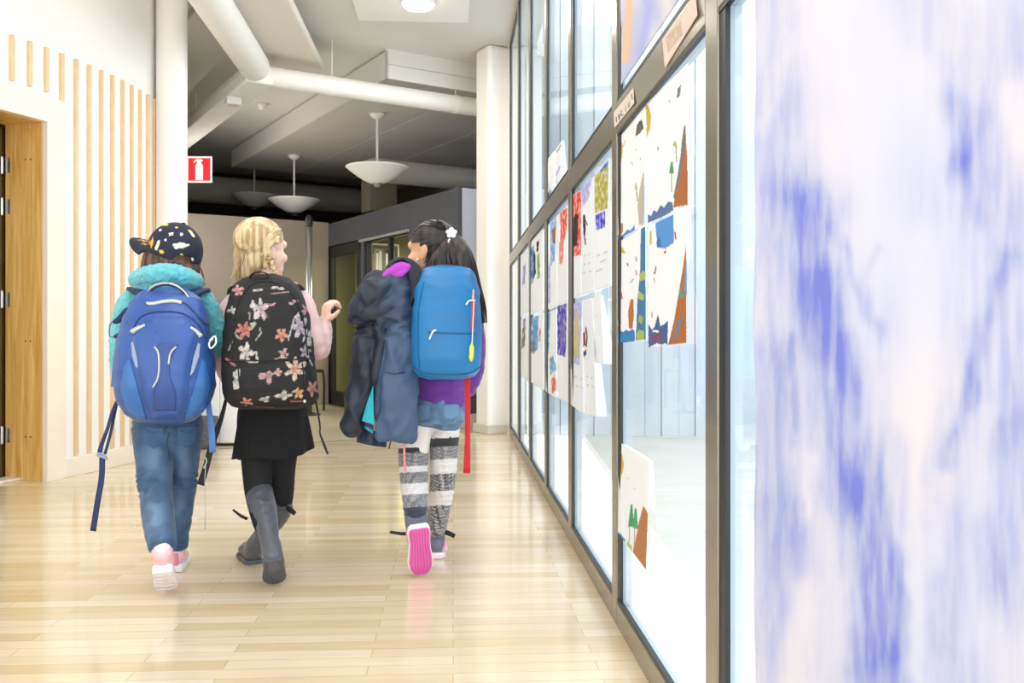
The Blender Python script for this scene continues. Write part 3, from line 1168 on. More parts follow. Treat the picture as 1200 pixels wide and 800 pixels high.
# bookcase and books in the library window
bk = thing('bookcase', 'white bookcase seen through the dark library window', 'bookcase', LB(3.5, 0, 0.68))
SHW = mat('bookcase_white', '#dfe3dc', 0.5)
ib0, ib1 = 0.42, 0.93
for i_ in (ib0, ib1 - 0.022):
    g = G(); g.sm = False
    lib_box(g, 3.34, 3.62, 0, 2.1, i_, i_ + 0.022)
    g.build('side_panel', SHW, bk)
for z in (0.08, 0.60, 0.98, 1.36, 1.72, 2.08):
    g = G(); g.sm = False
    lib_box(g, 3.34, 3.62, z, z + 0.022, ib0 + 0.022, ib1 - 0.022)
    g.build('shelf', SHW, bk)
g = G(); g.sm = False
lib_box(g, 3.62, 3.63, 0, 2.1, ib0, ib1)
g.build('back_panel', SHW, bk)
random.seed(3)
bcols = [('yellow', '#c9a722'), ('yellow', '#b98f1c'), ('mustard', '#a98a2a'), ('grey', '#8c9096'), ('white', '#e6e6e2'), ('white', '#d8d8d4'), ('slate', '#6a7078'), ('white', '#eeeeea'), ('beige', '#c8b894'), ('grey', '#a3a8a6'), ('white', '#f0f0ee'), ('dark', '#33373b'), ('blue', '#3a5f86')]
for z, lab in ((1.742, 'upper'), (1.382, 'lower')):
    t = ib0 + 0.026
    k = 0
    while t < ib1 - 0.075:
        wd = random.uniform(0.03, 0.05)
        hh = random.uniform(0.22, 0.3)
        cn, cc_ = bcols[k % len(bcols)] if lab == 'upper' else bcols[(k * 5 + 9) % len(bcols)]
        b = thing('book', '', 'book', LB(3.45, z, t + wd / 2), 'books in the library window')
        order = ['first', 'second', 'third', 'fourth', 'fifth', 'sixth', 'seventh', 'eighth', 'ninth', 'tenth', 'eleventh', 'twelfth', 'thirteenth', 'fourteenth', 'fifteenth', 'sixteenth'][k]
        b['label'] = '%s book, %s from the door end of the %s visible bookcase shelf' % (cn, order, lab)
        g = G(); g.sm = False
        lib_box(g, 3.35, 3.54, z + 0.0005, z + hh, t, t + wd)
        bevel(g.build('cover', mat('book_' + cc_[1:], cc_, 0.6), b), 0.003)
        g = G(); g.sm = False
        lib_box(g, 3.358, 3.541, z + 0.004, z + hh + 0.0005, t + 0.003, t + wd - 0.003)
        g.build('pages', mat('pages', '#efe9da', 0.8), b)
        t += wd + 0.002
        k += 1
# ------------------------------------------------------------------ children's drawings on the glass wall
PAPER = mat('painted_paper', '#ffffff', 0.75, trans=0.3, attr=True)
W_ = lin('#efeff0')


def draw_color(px, py, base, shapes):
    c = base
    for s in shapes:
        if s[0] == 'p':
            if inside(px, py, s[2]):
                c = lin(s[1])
        elif s[0] == 'l':
            if seg_dist(px, py, s[3]) < s[2]:
                c = lin(s[1])
        elif s[0] == 's':                     # sketchy coloured area
            if inside(px, py, s[2]):
                k = 0.5 + 0.9 * nz((px * 0.5, py * 0.16, s[3]), 1.0)
                c = mixc(c, lin(s[1]), max(0.25, min(1, k + 0.35)))
    return c


def paper(label, quad, shapes, base=W_, off=0.0085, nu=36, nv=60, curl=0.006, name='drawing', cat='drawing', group='drawings taped to the glass wall', seed=0, wav=0.0):
    tl, tr, br, bl = [Vector((x, y, 0)) for x, y in quad]
    g = G()
    vs, cols = [], []
    for j in range(nv + 1):
        for i in range(nu + 1):
            u, v = i / nu, j / nv
            p = (tl * (1 - u) + tr * u) * (1 - v) + (bl * (1 - u) + br * u) * v
            dx = wav * nz((seed, v * 5, 0.3)) * (1 - 2 * abs(u - 0.5))
            px, py = p.x + dx, p.y
            o = off - curl * (abs(2 * u - 1) ** 3) * v - 0.003 * max(0, nz((u * 2 + seed, v * 2, seed)))
            vs.append((WG(px, py, o), px, py))
            cols.append(draw_color(px, py, base, shapes))
    nrm = Vector((-1, WK, 0)).normalized()
    n1 = nu + 1
    fs = []
    m = len(vs)
    for j in range(nv):
        for i in range(nu):
            a = j * n1 + i
            fs.append((a, a + 1, a + n1 + 1, a + n1))
    allv = [v[0] for v in vs]
    bot = [v[0] - nrm * 0.0007 for v in vs]
    fs2 = [tuple(i + m for i in reversed(f)) for f in fs]
    edge = [i for i in range(n1)] + [j * n1 + nu for j in range(1, nv + 1)] + [nv * n1 + i for i in range(nu - 1, -1, -1)] + [j * n1 for j in range(nv - 1, 0, -1)]
    fs3 = [(edge[k], edge[(k + 1) % len(edge)], edge[(k + 1) % len(edge)] + m, edge[k] + m) for k in range(len(edge))]
    g.add(allv + bot, fs + fs2 + fs3)
    g.col = cols + cols
    return tag(g.build(name, PAPER), label, cat, group)


BR, BL_, YE = '#b8753f', '#4f86bd', '#d2b830'
# near pane, four collages of cut paper
paper('collage with a yellow moon and brown mountain, upper sheet nearest the wide dark post',
      [(757, 122), (806, 74), (805.5, 241), (759, 261)],
      [('p', YE, [(756, 122), (760, 124), (763, 135), (762, 150), (758, 161), (756, 160), (758, 148), (757, 135), (754, 126)]),
       ('p', '#857f80', [(794, 104), (798, 99), (797, 112), (793, 116)]),
       ('p', BR, [(802, 145), (805.5, 185), (806, 240), (789, 243), (793, 215), (797, 190), (799, 165)]),
       ('p', '#7f7b80', [(803, 145), (804, 165), (797, 205), (791, 232), (789, 232), (794, 205), (799, 172)]),
       ('p', '#55a070', [(786, 190), (788, 188), (790, 203), (784, 203)]), ('l', '#8aa27c', 0.5, [(787, 203), (787, 225)]),
       ('p', '#a9c46a', [(788, 170), (791, 164), (793, 169), (794, 173), (790, 172)]), ('l', '#9a8a74', 0.5, [(792, 172), (793, 190)]),
       ('p', '#5f7fae', [(759, 262), (759, 251), (763, 253), (766, 246), (770, 248), (774, 240), (778, 243), (783, 236), (788, 237), (789, 246), (775, 256)]),
       ('l', '#8a8a92', 0.7, [(784, 118), (785, 119)]), ('l', '#8a8a92', 0.8, [(771, 172), (771, 175)])],
      nu=90, nv=130, seed=1)
paper('collage with a yellow crescent and blue water, upper sheet beside the bronze mullion',
      [(724, 163), (756, 124), (754.5, 264), (724, 280)],
      [('p', YE, [(724, 165), (728, 164), (730, 172), (729, 185), (726, 197), (724, 197)]),
       ('p', '#6b6668', [(744.5, 160), (746.5, 146), (749, 142), (752, 140), (754.3, 150), (750, 156)]),
       ('l', '#d6be50', 0.5, [(730, 172), (733, 165)]),
       ('l', '#b8b0a8', 0.6, [(745, 175), (746, 176)]), ('l', '#b8b0a8', 0.6, [(750, 185), (751, 187)]), ('l', '#b8b0a8', 0.6, [(740, 190), (741, 192)]),
       ('p', '#c7bfb4', [(749, 264), (747, 240), (750, 220), (753, 205), (755, 200), (755, 262)]),
       ('l', '#a0a87e', 0.6, [(745, 215), (747, 235)]), ('p', '#b4b884', [(743.5, 222), (745, 214), (747, 220)]),
       ('p', '#bf7c48', [(726, 270), (727, 261), (730, 262), (730, 272), (727, 275)]),
       ('p', '#6a93c4', [(724, 280), (724, 275), (730, 275), (735, 269), (739, 270), (743.5, 263), (744, 270)])],
      nu=70, nv=110, seed=2)
paper('collage with a blue strip and brown hill, lower sheet beside the bronze mullion',
      [(724, 284), (757, 264.5), (757, 398), (724, 402)],
      [('p', YE, [(726, 296), (729, 289), (733, 297)]),
       ('l', '#c03050', 0.7, [(735, 309), (736, 311)]), ('l', '#c03050', 0.6, [(728, 343), (729, 350)]), ('l', '#c9506a', 0.5, [(725, 373), (728, 378)]),
       ('l', '#7a8ab4', 0.6, [(739, 331), (742, 327)]), ('l', '#7a8ab4', 0.6, [(745, 300), (746, 306)]), ('l', '#b8607a', 0.6, [(745, 317), (746, 322)]),
       ('p', '#c47a3c', [(737, 385), (736, 365), (739, 351), (742, 350), (743, 370), (741, 385)]),
       ('p', '#3f8cc8', [(724, 402), (724, 381), (727, 387), (730, 389), (734, 386), (737, 388), (741, 385), (744, 388), (744, 400)]),
       ('p', '#4a85b4', [(751, 267), (756, 264), (757, 398), (745, 399), (747, 350), (750, 320)]),
       ('p', '#b6c56a', [(749, 322), (753, 317), (757, 320), (756, 328), (750, 330)]), ('p', '#b6c56a', [(748, 340), (755, 346), (754, 352), (748, 350)]),
       ('p', '#b6c56a', [(746, 392), (748, 386), (755, 388), (755, 398), (746, 399)]), ('p', '#a9bd66', [(749, 368), (754, 372), (752, 380), (748, 376)])],
      nu=70, nv=110, seed=3, wav=2)
paper('collage with a light blue square above jagged blue waves, lower sheet near the post',
      [(759.5, 265), (804.5, 243), (804.5, 402), (759.5, 407)],
      [('p', '#5f9fd8', [(768, 261), (789, 251), (790, 284), (780, 291), (771, 290), (769, 275)]),
       ('p', '#4080c0', [(769, 284), (773, 276), (775, 289), (770, 290)]),
       ('p', '#d0c060', [(761, 272), (764, 270), (764, 285), (761, 288)]),
       ('p', '#c8283c', [(767, 318), (768.5, 310), (769.5, 314), (768, 321), (765.5, 321)]), ('p', '#c8283c', [(777, 296), (781, 292), (780, 297)]), ('l', '#c8283c', 0.8, [(791, 272), (792, 280)]),
       ('l', '#d090a0', 0.6, [(764, 366), (764, 372)]), ('l', '#d090a0', 0.6, [(766, 326), (767, 330)]),
       ('p', BR, [(804.5, 285), (804.5, 402), (783, 404), (790, 375), (795, 345), (800, 315)]),
       ('p', '#7f9dc0', [(803, 310), (804.8, 305), (804.8, 345), (801, 340)]),
       ('p', '#4fa88a', [(795, 345), (798, 338), (799, 345), (803, 343), (800, 350), (796, 347)]),
       ('l', '#5a8cc4', 1.5, [(790, 396), (799, 373)]),
       ('p', '#4a6d9e', [(760, 407), (760, 380), (764, 386), (767, 383), (771, 368), (774, 382), (778, 380), (783, 375), (782, 404), (779, 402), (775, 404), (770, 402)]),
       ('l', '#b43050', 1.1, [(764, 394), (765, 399)]), ('l', '#b43050', 1.1, [(769, 392), (770, 400)]), ('l', '#b43050', 1.1, [(773, 391), (774, 397)]),
       ('l', '#f0f0f0', 1.2, [(766, 388), (771, 388)])],
      nu=90, nv=130, seed=4)
paper('loose drawing with two green trees and brown hill hanging low near the floor',
      [(724.5, 517), (761, 540), (757, 668), (724, 624)],
      [('p', YE, [(725, 529), (729, 532), (731, 545), (729, 556), (725, 553)]),
       ('p', '#4fa877', [(736, 617), (739, 592), (741, 590), (743, 617)]), ('p', '#5bb083', [(741, 618), (744, 594), (746, 596), (748, 620)]),
       ('l', '#b0a090', 0.5, [(738, 617), (737, 640)]), ('l', '#b0a090', 0.5, [(744, 619), (743, 642)]),
       ('p', '#c28a58', [(761, 605), (757, 668), (741, 650), (744, 636), (749, 610), (754, 592)]),
       ('p', '#5b9fd0', [(724, 632), (724, 624), (727, 624), (733, 632), (732, 640), (728, 640)]),
       ('p', '#c3cf7c', [(733, 641), (736, 634), (741, 640), (740, 651)]),
       ('l', '#d8503a', 0.8, [(751, 651), (754, 652)]), ('l', '#a8a8b0', 0.5, [(735, 560), (736, 561)]), ('l', '#a8a8b0', 0.5, [(743, 572), (744, 573)])],
      nu=70, nv=110, curl=0.012, seed=5)
# second pane
TXT = '#c9c6c2'
paper('sheet with a red field and black figure in the second pane',
      [(667.5, 231), (681, 222), (681, 346), (667.5, 352)],
      [('s', '#e8432c', [(667, 232), (681, 222), (681, 298), (667, 302)], 1.0), ('p', '#3a2a26', [(672, 255), (675, 250), (677.5, 252), (677, 275), (676, 288), (672.5, 290)])], nu=30, nv=90, seed=6)
paper('white sheet with a small black figure and lilac corner in the top row',
      [(681.5, 221.5), (695.5, 207), (695.5, 341), (681.5, 346)],
      [('s', '#b4b6e4', [(681, 222), (694, 207), (690, 232), (683, 243)], 2.0), ('p', '#2d2c30', [(683, 253), (685.5, 250), (686.5, 268), (685, 283), (683.5, 272)]), ('l', '#2d2c30', 0.7, [(686, 258), (688, 263)]), ('l', '#2d2c30', 0.7, [(685.5, 280), (686, 286)]),
       ('l', TXT, 0.3, [(683, 300), (694, 297)]), ('l', TXT, 0.3, [(683, 310), (694, 307)]), ('l', TXT, 0.3, [(683, 320), (694, 317)])], nu=30, nv=90, seed=7)
paper('sheet with an olive yellow block over a deep blue one, near the bronze mullion',
      [(696, 207), (715, 185), (715, 334), (696, 341)],
      [('s', '#b8b02c', [(697, 206), (713, 190), (712, 244), (696.5, 250)], 3.0), ('s', '#3c3cd0', [(697.5, 252), (709, 247), (709, 266), (699, 270)], 4.0), ('s', '#2f6fd0', [(703, 195), (713, 183), (713, 192), (704, 203)], 5.0),
       ('l', TXT, 0.35, [(699, 300), (713, 294)]), ('l', TXT, 0.35, [(699, 309), (713, 303)]), ('l', TXT, 0.35, [(699, 318), (713, 312)])], nu=40, nv=100, seed=8)
paper('sheet with a pale yellow figure on lilac in the second pane',
      [(667.5, 357), (682, 353), (684, 486), (669, 474)],
      [('s', '#b9bbe8', [(667, 357), (682, 353), (679, 427), (668, 425)], 6.0), ('s', '#d9cf8c', [(674, 365), (679, 364), (678, 418), (671, 418)], 7.0), ('l', TXT, 0.3, [(669, 440), (682, 444)]), ('l', TXT, 0.3, [(669, 450), (682, 454)])], nu=30, nv=90, curl=0.014, seed=9)
paper('white sheet with a small red and black figure in the bottom row',
      [(682.5, 352), (694, 349), (699, 488), (685, 486)],
      [('p', '#a8402c', [(683, 390), (686, 388), (686, 404), (683, 407)]), ('l', '#4a4644', 0.8, [(686.5, 384), (688, 395), (687, 405)]), ('p', '#555', [(683, 412), (687, 410), (687.5, 415), (684, 418)]) if False else ('p', '#555555', [(683, 412), (687, 410), (687.5, 415), (684, 418)]),
       ('l', TXT, 0.3, [(686, 440), (697, 444)]), ('l', TXT, 0.3, [(686, 450), (697, 454)])], nu=30, nv=80, curl=0.014, seed=10)
paper('plain white sheet curling at the right end of the bottom row',
      [(694.5, 349), (704, 346), (707.5, 427), (696, 424)], [('l', '#e4e0dc', 0.4, [(697, 370), (703, 370)])], nu=30, nv=60, curl=0.016, seed=11)
# third pane
paper('blue and brown drawing over lilac, first sheet in the third pane top row',
      [(639, 267), (652.5, 253), (652.5, 358), (639, 364)],
      [('s', '#7fb4e0', [(645, 262), (652, 254), (650, 305), (645, 312)], 8.0), ('p', '#a8704c', [(647, 270), (651, 264), (651, 285), (648, 285)]), ('s', '#b8bbea', [(639, 315), (645, 307), (645, 355), (641, 357)], 9.0)], nu=30, nv=80, seed=12)
paper('sheet with a red scribble, second of the top row in the third pane',
      [(653, 252.5), (665, 240), (665, 353), (653, 358)],
      [('s', '#e6583c', [(656, 250), (665, 242), (664, 270), (660, 285), (655, 302), (657, 270)], 10.0), ('s', '#e89a8a', [(655, 285), (661, 275), (660, 308), (655, 310)], 11.0)], nu=30, nv=80, seed=13)
paper('sheet with a sky blue picture, first of the bottom row in the third pane',
      [(639, 368), (652, 362), (652, 467), (639, 458)],
      [('s', '#4f9fd8', [(637, 368), (645, 366), (643, 414), (637, 417)], 12.0), ('s', '#58a8d8', [(644, 420), (648, 416), (652, 432), (645, 440)], 13.0), ('s', '#d87850', [(646, 445), (650, 438), (652, 455), (647, 462)], 14.0)], nu=30, nv=80, curl=0.012, seed=14)
paper('sheet with a purple framed picture, second of the bottom row in the third pane',
      [(652.5, 358), (665.5, 354), (666, 472), (653.5, 467)],
      [('s', '#4a3cc0', [(653, 358), (664, 355), (663, 418), (653, 415)], 15.0), ('s', '#8f7fc0', [(657, 368), (661, 367), (660, 407), (656, 407)], 16.0)], nu=30, nv=80, curl=0.012, seed=15)
# fourth pane
paper('sheet with a blue and green drawing in the top row of the fourth pane',
      [(622, 283), (636, 268), (636, 363), (622, 369)],
      [('s', '#3f8cc8', [(621, 292), (626, 287), (625, 330), (621, 335)], 17.0), ('p', '#4a4a52', [(625, 300), (627, 292), (628, 320), (625, 328)]), ('s', '#7fb45a', [(629, 300), (632, 295), (633, 325), (630, 327)], 18.0), ('p', '#2a2a30', [(629, 284), (632, 280), (631, 293), (629, 296)])], nu=24, nv=70, seed=16)
paper('sheet with a light blue picture in the bottom row of the fourth pane',
      [(622, 373), (636.5, 366), (637, 457), (622.5, 448)],
      [('s', '#5aa8dc', [(620, 373), (631, 369), (630, 410), (620, 414)], 19.0), ('s', '#a08878', [(624, 398), (627, 396), (627, 414), (624, 415)], 20.0), ('s', '#d0887a', [(632, 385), (634, 384), (633, 400), (631, 400)], 21.0)], nu=24, nv=70, curl=0.012, seed=17)
# fifth pane
paper('narrow sheet with a small lilac drawing in the farthest pane of the top row',
      [(610, 300), (619, 290), (619, 366), (610, 371)], [('s', '#a8a4dc', [(613, 312), (616, 308), (615, 332), (612, 334)], 22.0)], nu=20, nv=60, seed=18)
paper('narrow sheet with a grey brown drawing in the farthest pane of the bottom row',
      [(610.5, 375), (619, 370), (619.5, 447), (611, 441)], [('s', '#8a7a74', [(612, 385), (616, 380), (615, 405), (611, 409)], 23.0), ('s', '#9a94d4', [(613, 374), (616, 372), (616, 380), (613, 382)], 24.0)], nu=20, nv=60, curl=0.01, seed=19)
# above the crossbar
paper('small white sheet curling above the crossbar, the farther of two',
      [(642, 186), (650, 176), (649, 218), (642, 226)], [('l', '#e6dfe0', 0.5, [(644, 195), (647, 200)])], nu=16, nv=40, curl=0.012, seed=20)
paper('small white sheet curling above the crossbar, the nearer of two',
      [(651, 176), (658.5, 164), (657, 207), (651, 219)], [('l', '#8a8a8a', 0.5, [(653, 178), (657, 170)]), ('l', '#b8bce0', 1.0, [(652, 205), (656, 195)])], nu=16, nv=40, curl=0.012, seed=21)


# large watercolours
def water(px, py):
    c = mixc(lin('#e0e2f0'), lin('#e9e6ec'), smooth01(0.5 + nz((px * 0.006, py * 0.004, 3))))
    tint = 0.0
    tint += 0.02 + 0.36 * smooth01(0.5 + 1.3 * nz((px * 0.012, py * 0.0035, 7.7)))
    wx = px + 12 * nz((px * 0.02, py * 0.01, 1.1)) + 8 * nz((px * 0.06, py * 0.03, 4.1))
    wy = py + 12 * nz((px * 0.02, py * 0.02, 2.2))
    for path, w, s in STROKES:
        q = seg_dist(wx, wy, path) / w
        if q < 2.2:
            tint += s * math.exp(-q * q * 0.8)
    tint *= 0.72 + 0.6 * (0.5 + 0.5 * nz((px * 0.09, py * 0.008, 9.0)))
    for path, w, s in WHITES:
        q = seg_dist(wx, wy, path) / w
        if q < 2.2:
            tint *= 1 - min(1, s * 1.15) * math.exp(-q * q * 0.8)
    tint *= 0.68 + 0.6 * smooth01(0.5 + 1.0 * nz((px * 0.11, py * 0.013, 6.0)) + 0.35 * nz((px * 0.3, py * 0.05, 2.0)))
    tint += 0.10 * max(0, nz((px * 0.05, py * 0.011, 21.0)))
    tint = max(0, min(1.1, tint * 0.47))
    a, b, d = c, lin('#b3bce4'), lin('#8893e2')
    return mixc(a, b, tint / 0.55) if tint < 0.55 else mixc(b, d, (tint - 0.55) / 0.55)


STROKES = [
    ([(935, 235), (955, 350), (985, 480), (1010, 600), (1035, 760)], 34, 0.45), ([(905, 420), (910, 640), (915, 760)], 26, 0.32), ([(1180, 430), (1150, 560), (1150, 790)], 40, 0.3), ([(962, 350), (985, 450)], 17, 0.4),
    ([(905, -20), (915, 60), (925, 150)], 38, 0.25), ([(930, 130), (925, 260)], 45, 0.3),
    ([(915, 230), (955, 215), (975, 240)], 22, 0.45), ([(950, 230), (962, 330), (965, 400)], 22, 0.45),
    ([(960, 330), (985, 450), (1000, 540), (1005, 580)], 19, 0.75), ([(975, 260), (1005, 320), (1035, 400)], 7, 0.5),
    ([(927, 400), (930, 520)], 9, 0.5), ([(915, 600), (925, 650), (940, 690)], 26, 0.5), ([(990, 570), (1020, 640), (1025, 740), (1005, 790)], 30, 0.5),
    ([(900, 420), (905, 560)], 20, 0.2), ([(950, 480), (940, 620)], 22, 0.22),
    ([(1058, 640), (1052, 720), (1045, 770)], 11, 0.95), ([(1040, 780), (1060, 810)], 22, 0.6),
    ([(1122, 90), (1116, 140)], 18, 0.25), ([(1130, 120), (1128, 190)], 15, 0.8), ([(1130, 190), (1150, 260)], 10, 0.45),
    ([(1185, 300), (1155, 380), (1137, 465), (1112, 545)], 10, 0.7), ([(1150, 400), (1139, 480)], 8, 0.4),
    ([(1035, 290), (1020, 320), (1040, 430)], 6, 0.35), ([(1120, 600), (1118, 760)], 14, 0.35), ([(1190, 500), (1180, 620), (1195, 720)], 34, 0.4),
    ([(1100, 60), (1180, 20)], 60, 0.22), ([(1180, 100), (1170, 200)], 40, 0.2), ([(1210, 260), (1230, 500)], 40, 0.45), ([(900, 700), (905, 820)], 10, 0.3), ([(1095, 690), (1110, 800)], 18, 0.35),
]
WHITES = [
    ([(985, -30), (1010, 60), (1000, 150)], 55, 0.85), ([(1010, 150), (1060, 90)], 45, 0.7), ([(1075, 290), (1080, 400), (1068, 480)], 34, 0.95),
    ([(1075, 500), (1074, 800)], 9, 0.75), ([(945, 690), (935, 800)], 20, 0.8), ([(1160, 740), (1190, 800)], 40, 0.6), ([(985, 690), (980, 800)], 14, 0.6),
    ([(1190, 110), (1195, 170)], 18, 0.7), ([(950, 540), (945, 600)], 9, 0.7), ([(890, 150), (930, 60)], 8, 0.4), ([(1160, 480), (1150, 590)], 12, 0.5),
]


def sheet(name, label, d0, d1, z0, z1, colf, nu, nv, edge=0.0):
    g = G()
    n1 = nu + 1
    vs, cols = [], []
    for j in range(nv + 1):
        for i in range(nu + 1):
            u, v = i / nu, j / nv
            d = d0 + (d1 - d0) * u
            if u == 1:
                d += edge * (nz((v * 9, 0, 0)) + 0.4 * nz((v * 31, 0, 5)))
            z = z0 + (z1 - z0) * v
            p = WD(d, z, 0.0085 - 0.003 * max(0, nz((u * 4, v * 6, 0.5))) - 0.005 * (u ** 12) * (0.5 + nz((v * 6, 1, 1))))
            vs.append(p)
            cols.append(colf(*proj(p)))
    nrm = Vector((-1, WK, 0)).normalized()
    m = len(vs)
    fs = [(j * n1 + i, j * n1 + i + 1, (j + 1) * n1 + i + 1, (j + 1) * n1 + i) for j in range(nv) for i in range(nu)]
    fs2 = [tuple(i + m for i in reversed(f)) for f in fs]
    edge_ = [i for i in range(n1)] + [j * n1 + nu for j in range(1, nv + 1)] + [nv * n1 + i for i in range(nu - 1, -1, -1)] + [j * n1 for j in range(nv - 1, 0, -1)]
    fs3 = [(edge_[k], edge_[(k + 1) % len(edge_)], edge_[(k + 1) % len(edge_)] + m, edge_[k] + m) for k in range(len(edge_))]
    g.add(vs + [v - nrm * 0.0006 for v in vs], fs + fs2 + fs3)
    g.col = cols + cols
    return tag(g.build(name, mat('watercolour_paper', '#ffffff', 0.8, trans=0.3, attr=True)), label, 'painting')


sheet('watercolour_painting', 'huge blue and white watercolour sheet covering the nearest glass pane', 0.765, 1.556, 0.09, 1.505, water, 260, 300, edge=0.008)


def upper_water(px, py):
    c = lin('#dedee9')
    a = smooth01(0.5 + 1.6 * nz((px * 0.03, py * 0.012, 3.3)))
    c = mixc(c, lin('#aeb2dc'), 0.55 * a)
    if py < 75:
        q = seg_dist(px, py, [(739, -40), (737, 10), (733, 70)]) / 5
        c = mixc(c, lin('#ecc9a4'), math.exp(-q * q))
    q = seg_dist(px, py, [(755, -40), (760, 10), (752, 60)]) / 6
    c = mixc(c, lin('#b4b8e6'), 0.8 * math.exp(-q * q))
    q = seg_dist(px, py, [(772, -40), (785, 20), (770, 60)]) / 9
    c = mixc(c, lin('#e4e0e0'), 0.9 * math.exp(-q * q))
    return c


sheet('watercolour_painting', 'lilac and peach watercolour sheet on the glass above the crossbar', 1.86, 2.80, 1.66, 2.6, upper_water, 90, 100, edge=0.015)


# two paper labels taped on the crossbar, with illegible pencilled marks
def strip(label, quad, marks, base, seed):
    return paper(label, quad, marks, base=base, off=-0.002, nu=70, nv=40, curl=0.003, name='paper_label', cat='paper label', group='paper labels on the crossbar', seed=seed)


INK = '#4a4440'
strip('small cream paper label with handwriting on the crossbar above the bronze mullion',
      [(719, 132), (742, 103), (743, 121), (720, 150)],
      [('l', INK, 0.45, [(722, 137), (722.5, 143)]), ('l', INK, 0.45, [(724.5, 134), (725.5, 140), (726.5, 133)]), ('l', INK, 0.45, [(728, 130), (728, 136), (730, 134)]),
       ('l', '#8a847c', 0.4, [(733, 125), (733.5, 130)]), ('l', '#8a847c', 0.4, [(736, 121), (737, 126), (738, 119)]), ('l', INK, 0.5, [(740, 110), (741, 116)])], lin('#efe6da'), 31)
strip('large torn beige paper label on the crossbar near the wide dark post',
      [(776, 46), (815, -6), (817, 18), (779, 80)],
      [('s', '#d9c2ac', [(780, 44), (798, 24), (800, 40), (783, 62)], 3.0)], lin('#efe0d6'), 32)
# ------------------------------------------------------------------ people
SKIN1 = mat('skin_warm', '#e9bfa6', 0.55, spec=0.3, var=(8, 0.04))
SKIN2 = mat('skin_fair', '#f3cdb9', 0.55, spec=0.3, var=(8, 0.04))
SKIN3 = mat('skin_tan', '#dcae8c', 0.55, spec=0.3, var=(8, 0.04))
EYEW = mat('eye_white', '#f2efe9', 0.2)
IRIS = mat('iris_brown', '#3f2a1c', 0.2)


def frame(fwd, up=(0, 0, 1)):
    f = Vector(fwd).normalized()
    r = f.cross(Vector(up)).normalized()
    u = r.cross(f).normalized()
    return f, r, u, Matrix((r, f, u)).transposed()      # local x = right, y = forward, z = up


def head(g, c, fwd, s=1.0, up=(0, 0, 1)):
    f, r, u, R = frame(fwd, up)
    def L(x, y, z):
        return Vector(c) + (r * x + f * y + u * z) * s
    def E(x, y, z, rx, ry, rz):
        g.ell(L(x, y, z), (rx * s, ry * s, rz * s), R)
    E(0, -0.012, 0.028, 0.072, 0.09, 0.08)
    E(0, 0.018, -0.028, 0.06, 0.066, 0.066)
    E(0, 0.04, -0.066, 0.042, 0.042, 0.036)
    E(0, 0.066, -0.088, 0.018, 0.016, 0.014)
    E(0, 0.07, 0.022, 0.045, 0.016, 0.02)
    for x in (-1, 1):
        E(x * 0.036, 0.056, -0.03, 0.022, 0.022, 0.02)
        E(x * 0.072, -0.012, -0.014, 0.007, 0.018, 0.028)
        E(x * 0.078, -0.02, -0.006, 0.004, 0.016, 0.022)
        E(x * 0.073, -0.006, -0.036, 0.006, 0.009, 0.009)
    g.tube([L(0, 0.074, 0.012), L(0, 0.081, -0.008), L(0, 0.089, -0.022)], [0.007 * s, 0.008 * s, 0.0105 * s], n=10, k=3)
    for x in (-1, 1):
        E(x * 0.009, 0.08, -0.025, 0.007, 0.008, 0.006)
    E(0, 0.077, -0.052, 0.019, 0.008, 0.005)
    E(0, 0.075, -0.061, 0.016, 0.008, 0.006)
    return L


def eyes(parent, L, s, c, fwd):
    for x in (-1, 1):
        g = G()
        g.ell(L(x * 0.028, 0.0555, 0.0), 0.0105 * s)
        g.ell(L(x * 0.028, 0.0608, 0.0), 0.0066 * s, mi=1)
        g.build('eye', [EYEW, IRIS], parent)


def hand(g, w, d, pn, th, s=1.0, curl=(25, 35, 25), spread=0.12, thumb=0.5):
    """palm and five fingers; w wrist, d towards the fingers, pn palm facing, th +1/-1 side of the thumb along d x pn"""
    d = Vector(d).normalized()
    pn = (Vector(pn) - d * Vector(pn).dot(d)).normalized()
    l = d.cross(pn) * th
    w = Vector(w)
    pl = 0.058 * s
    g.tube([w - d * 0.02 * s, w, w + d * pl * 0.5 + l * 0.002, w + d * pl], [(0.019 * s, 0.015 * s), (0.021 * s, 0.014 * s), (0.029 * s, 0.012 * s), (0.028 * s, 0.010 * s)], n=14, k=4, up=l)
    lens = [0.052, 0.058, 0.054, 0.042]
    for i in range(4):
        x = 0.022 - 0.0145 * i
        base = w + d * (pl - 0.004 - (0.004 if i in (0, 3) else 0)) + l * x * s
        dd = (d + l * (spread * (1.2 - 0.8 * i))).normalized()
        pts = [base - dd * 0.012 * s, base]
        ang = 0
        for k, fr in enumerate((0.44, 0.31, 0.25)):
            ang += math.radians(curl[k])
            dir_ = dd * math.cos(ang) + pn * math.sin(ang)
            pts.append(pts[-1] + dir_ * lens[i] * fr * s * 1.05)
        g.tube(pts, [0.0078 * s, 0.0082 * s, 0.0076 * s, 0.007 * s, 0.0058 * s], n=10, k=4, up=l)
    b = w + d * 0.014 * s + l * 0.02 * s + pn * 0.002
    d1 = (d * 0.62 + l * 0.72 + pn * thumb).normalized()
    d2 = (d * 0.9 + l * 0.2 + pn * (thumb + 0.1)).normalized()
    g.tube([b - d1 * 0.012 * s, b, b + d1 * 0.026 * s, b + d1 * 0.026 * s + d2 * 0.024 * s], [0.011 * s, 0.0115 * s, 0.009 * s, 0.0065 * s], n=10, k=4, up=pn)


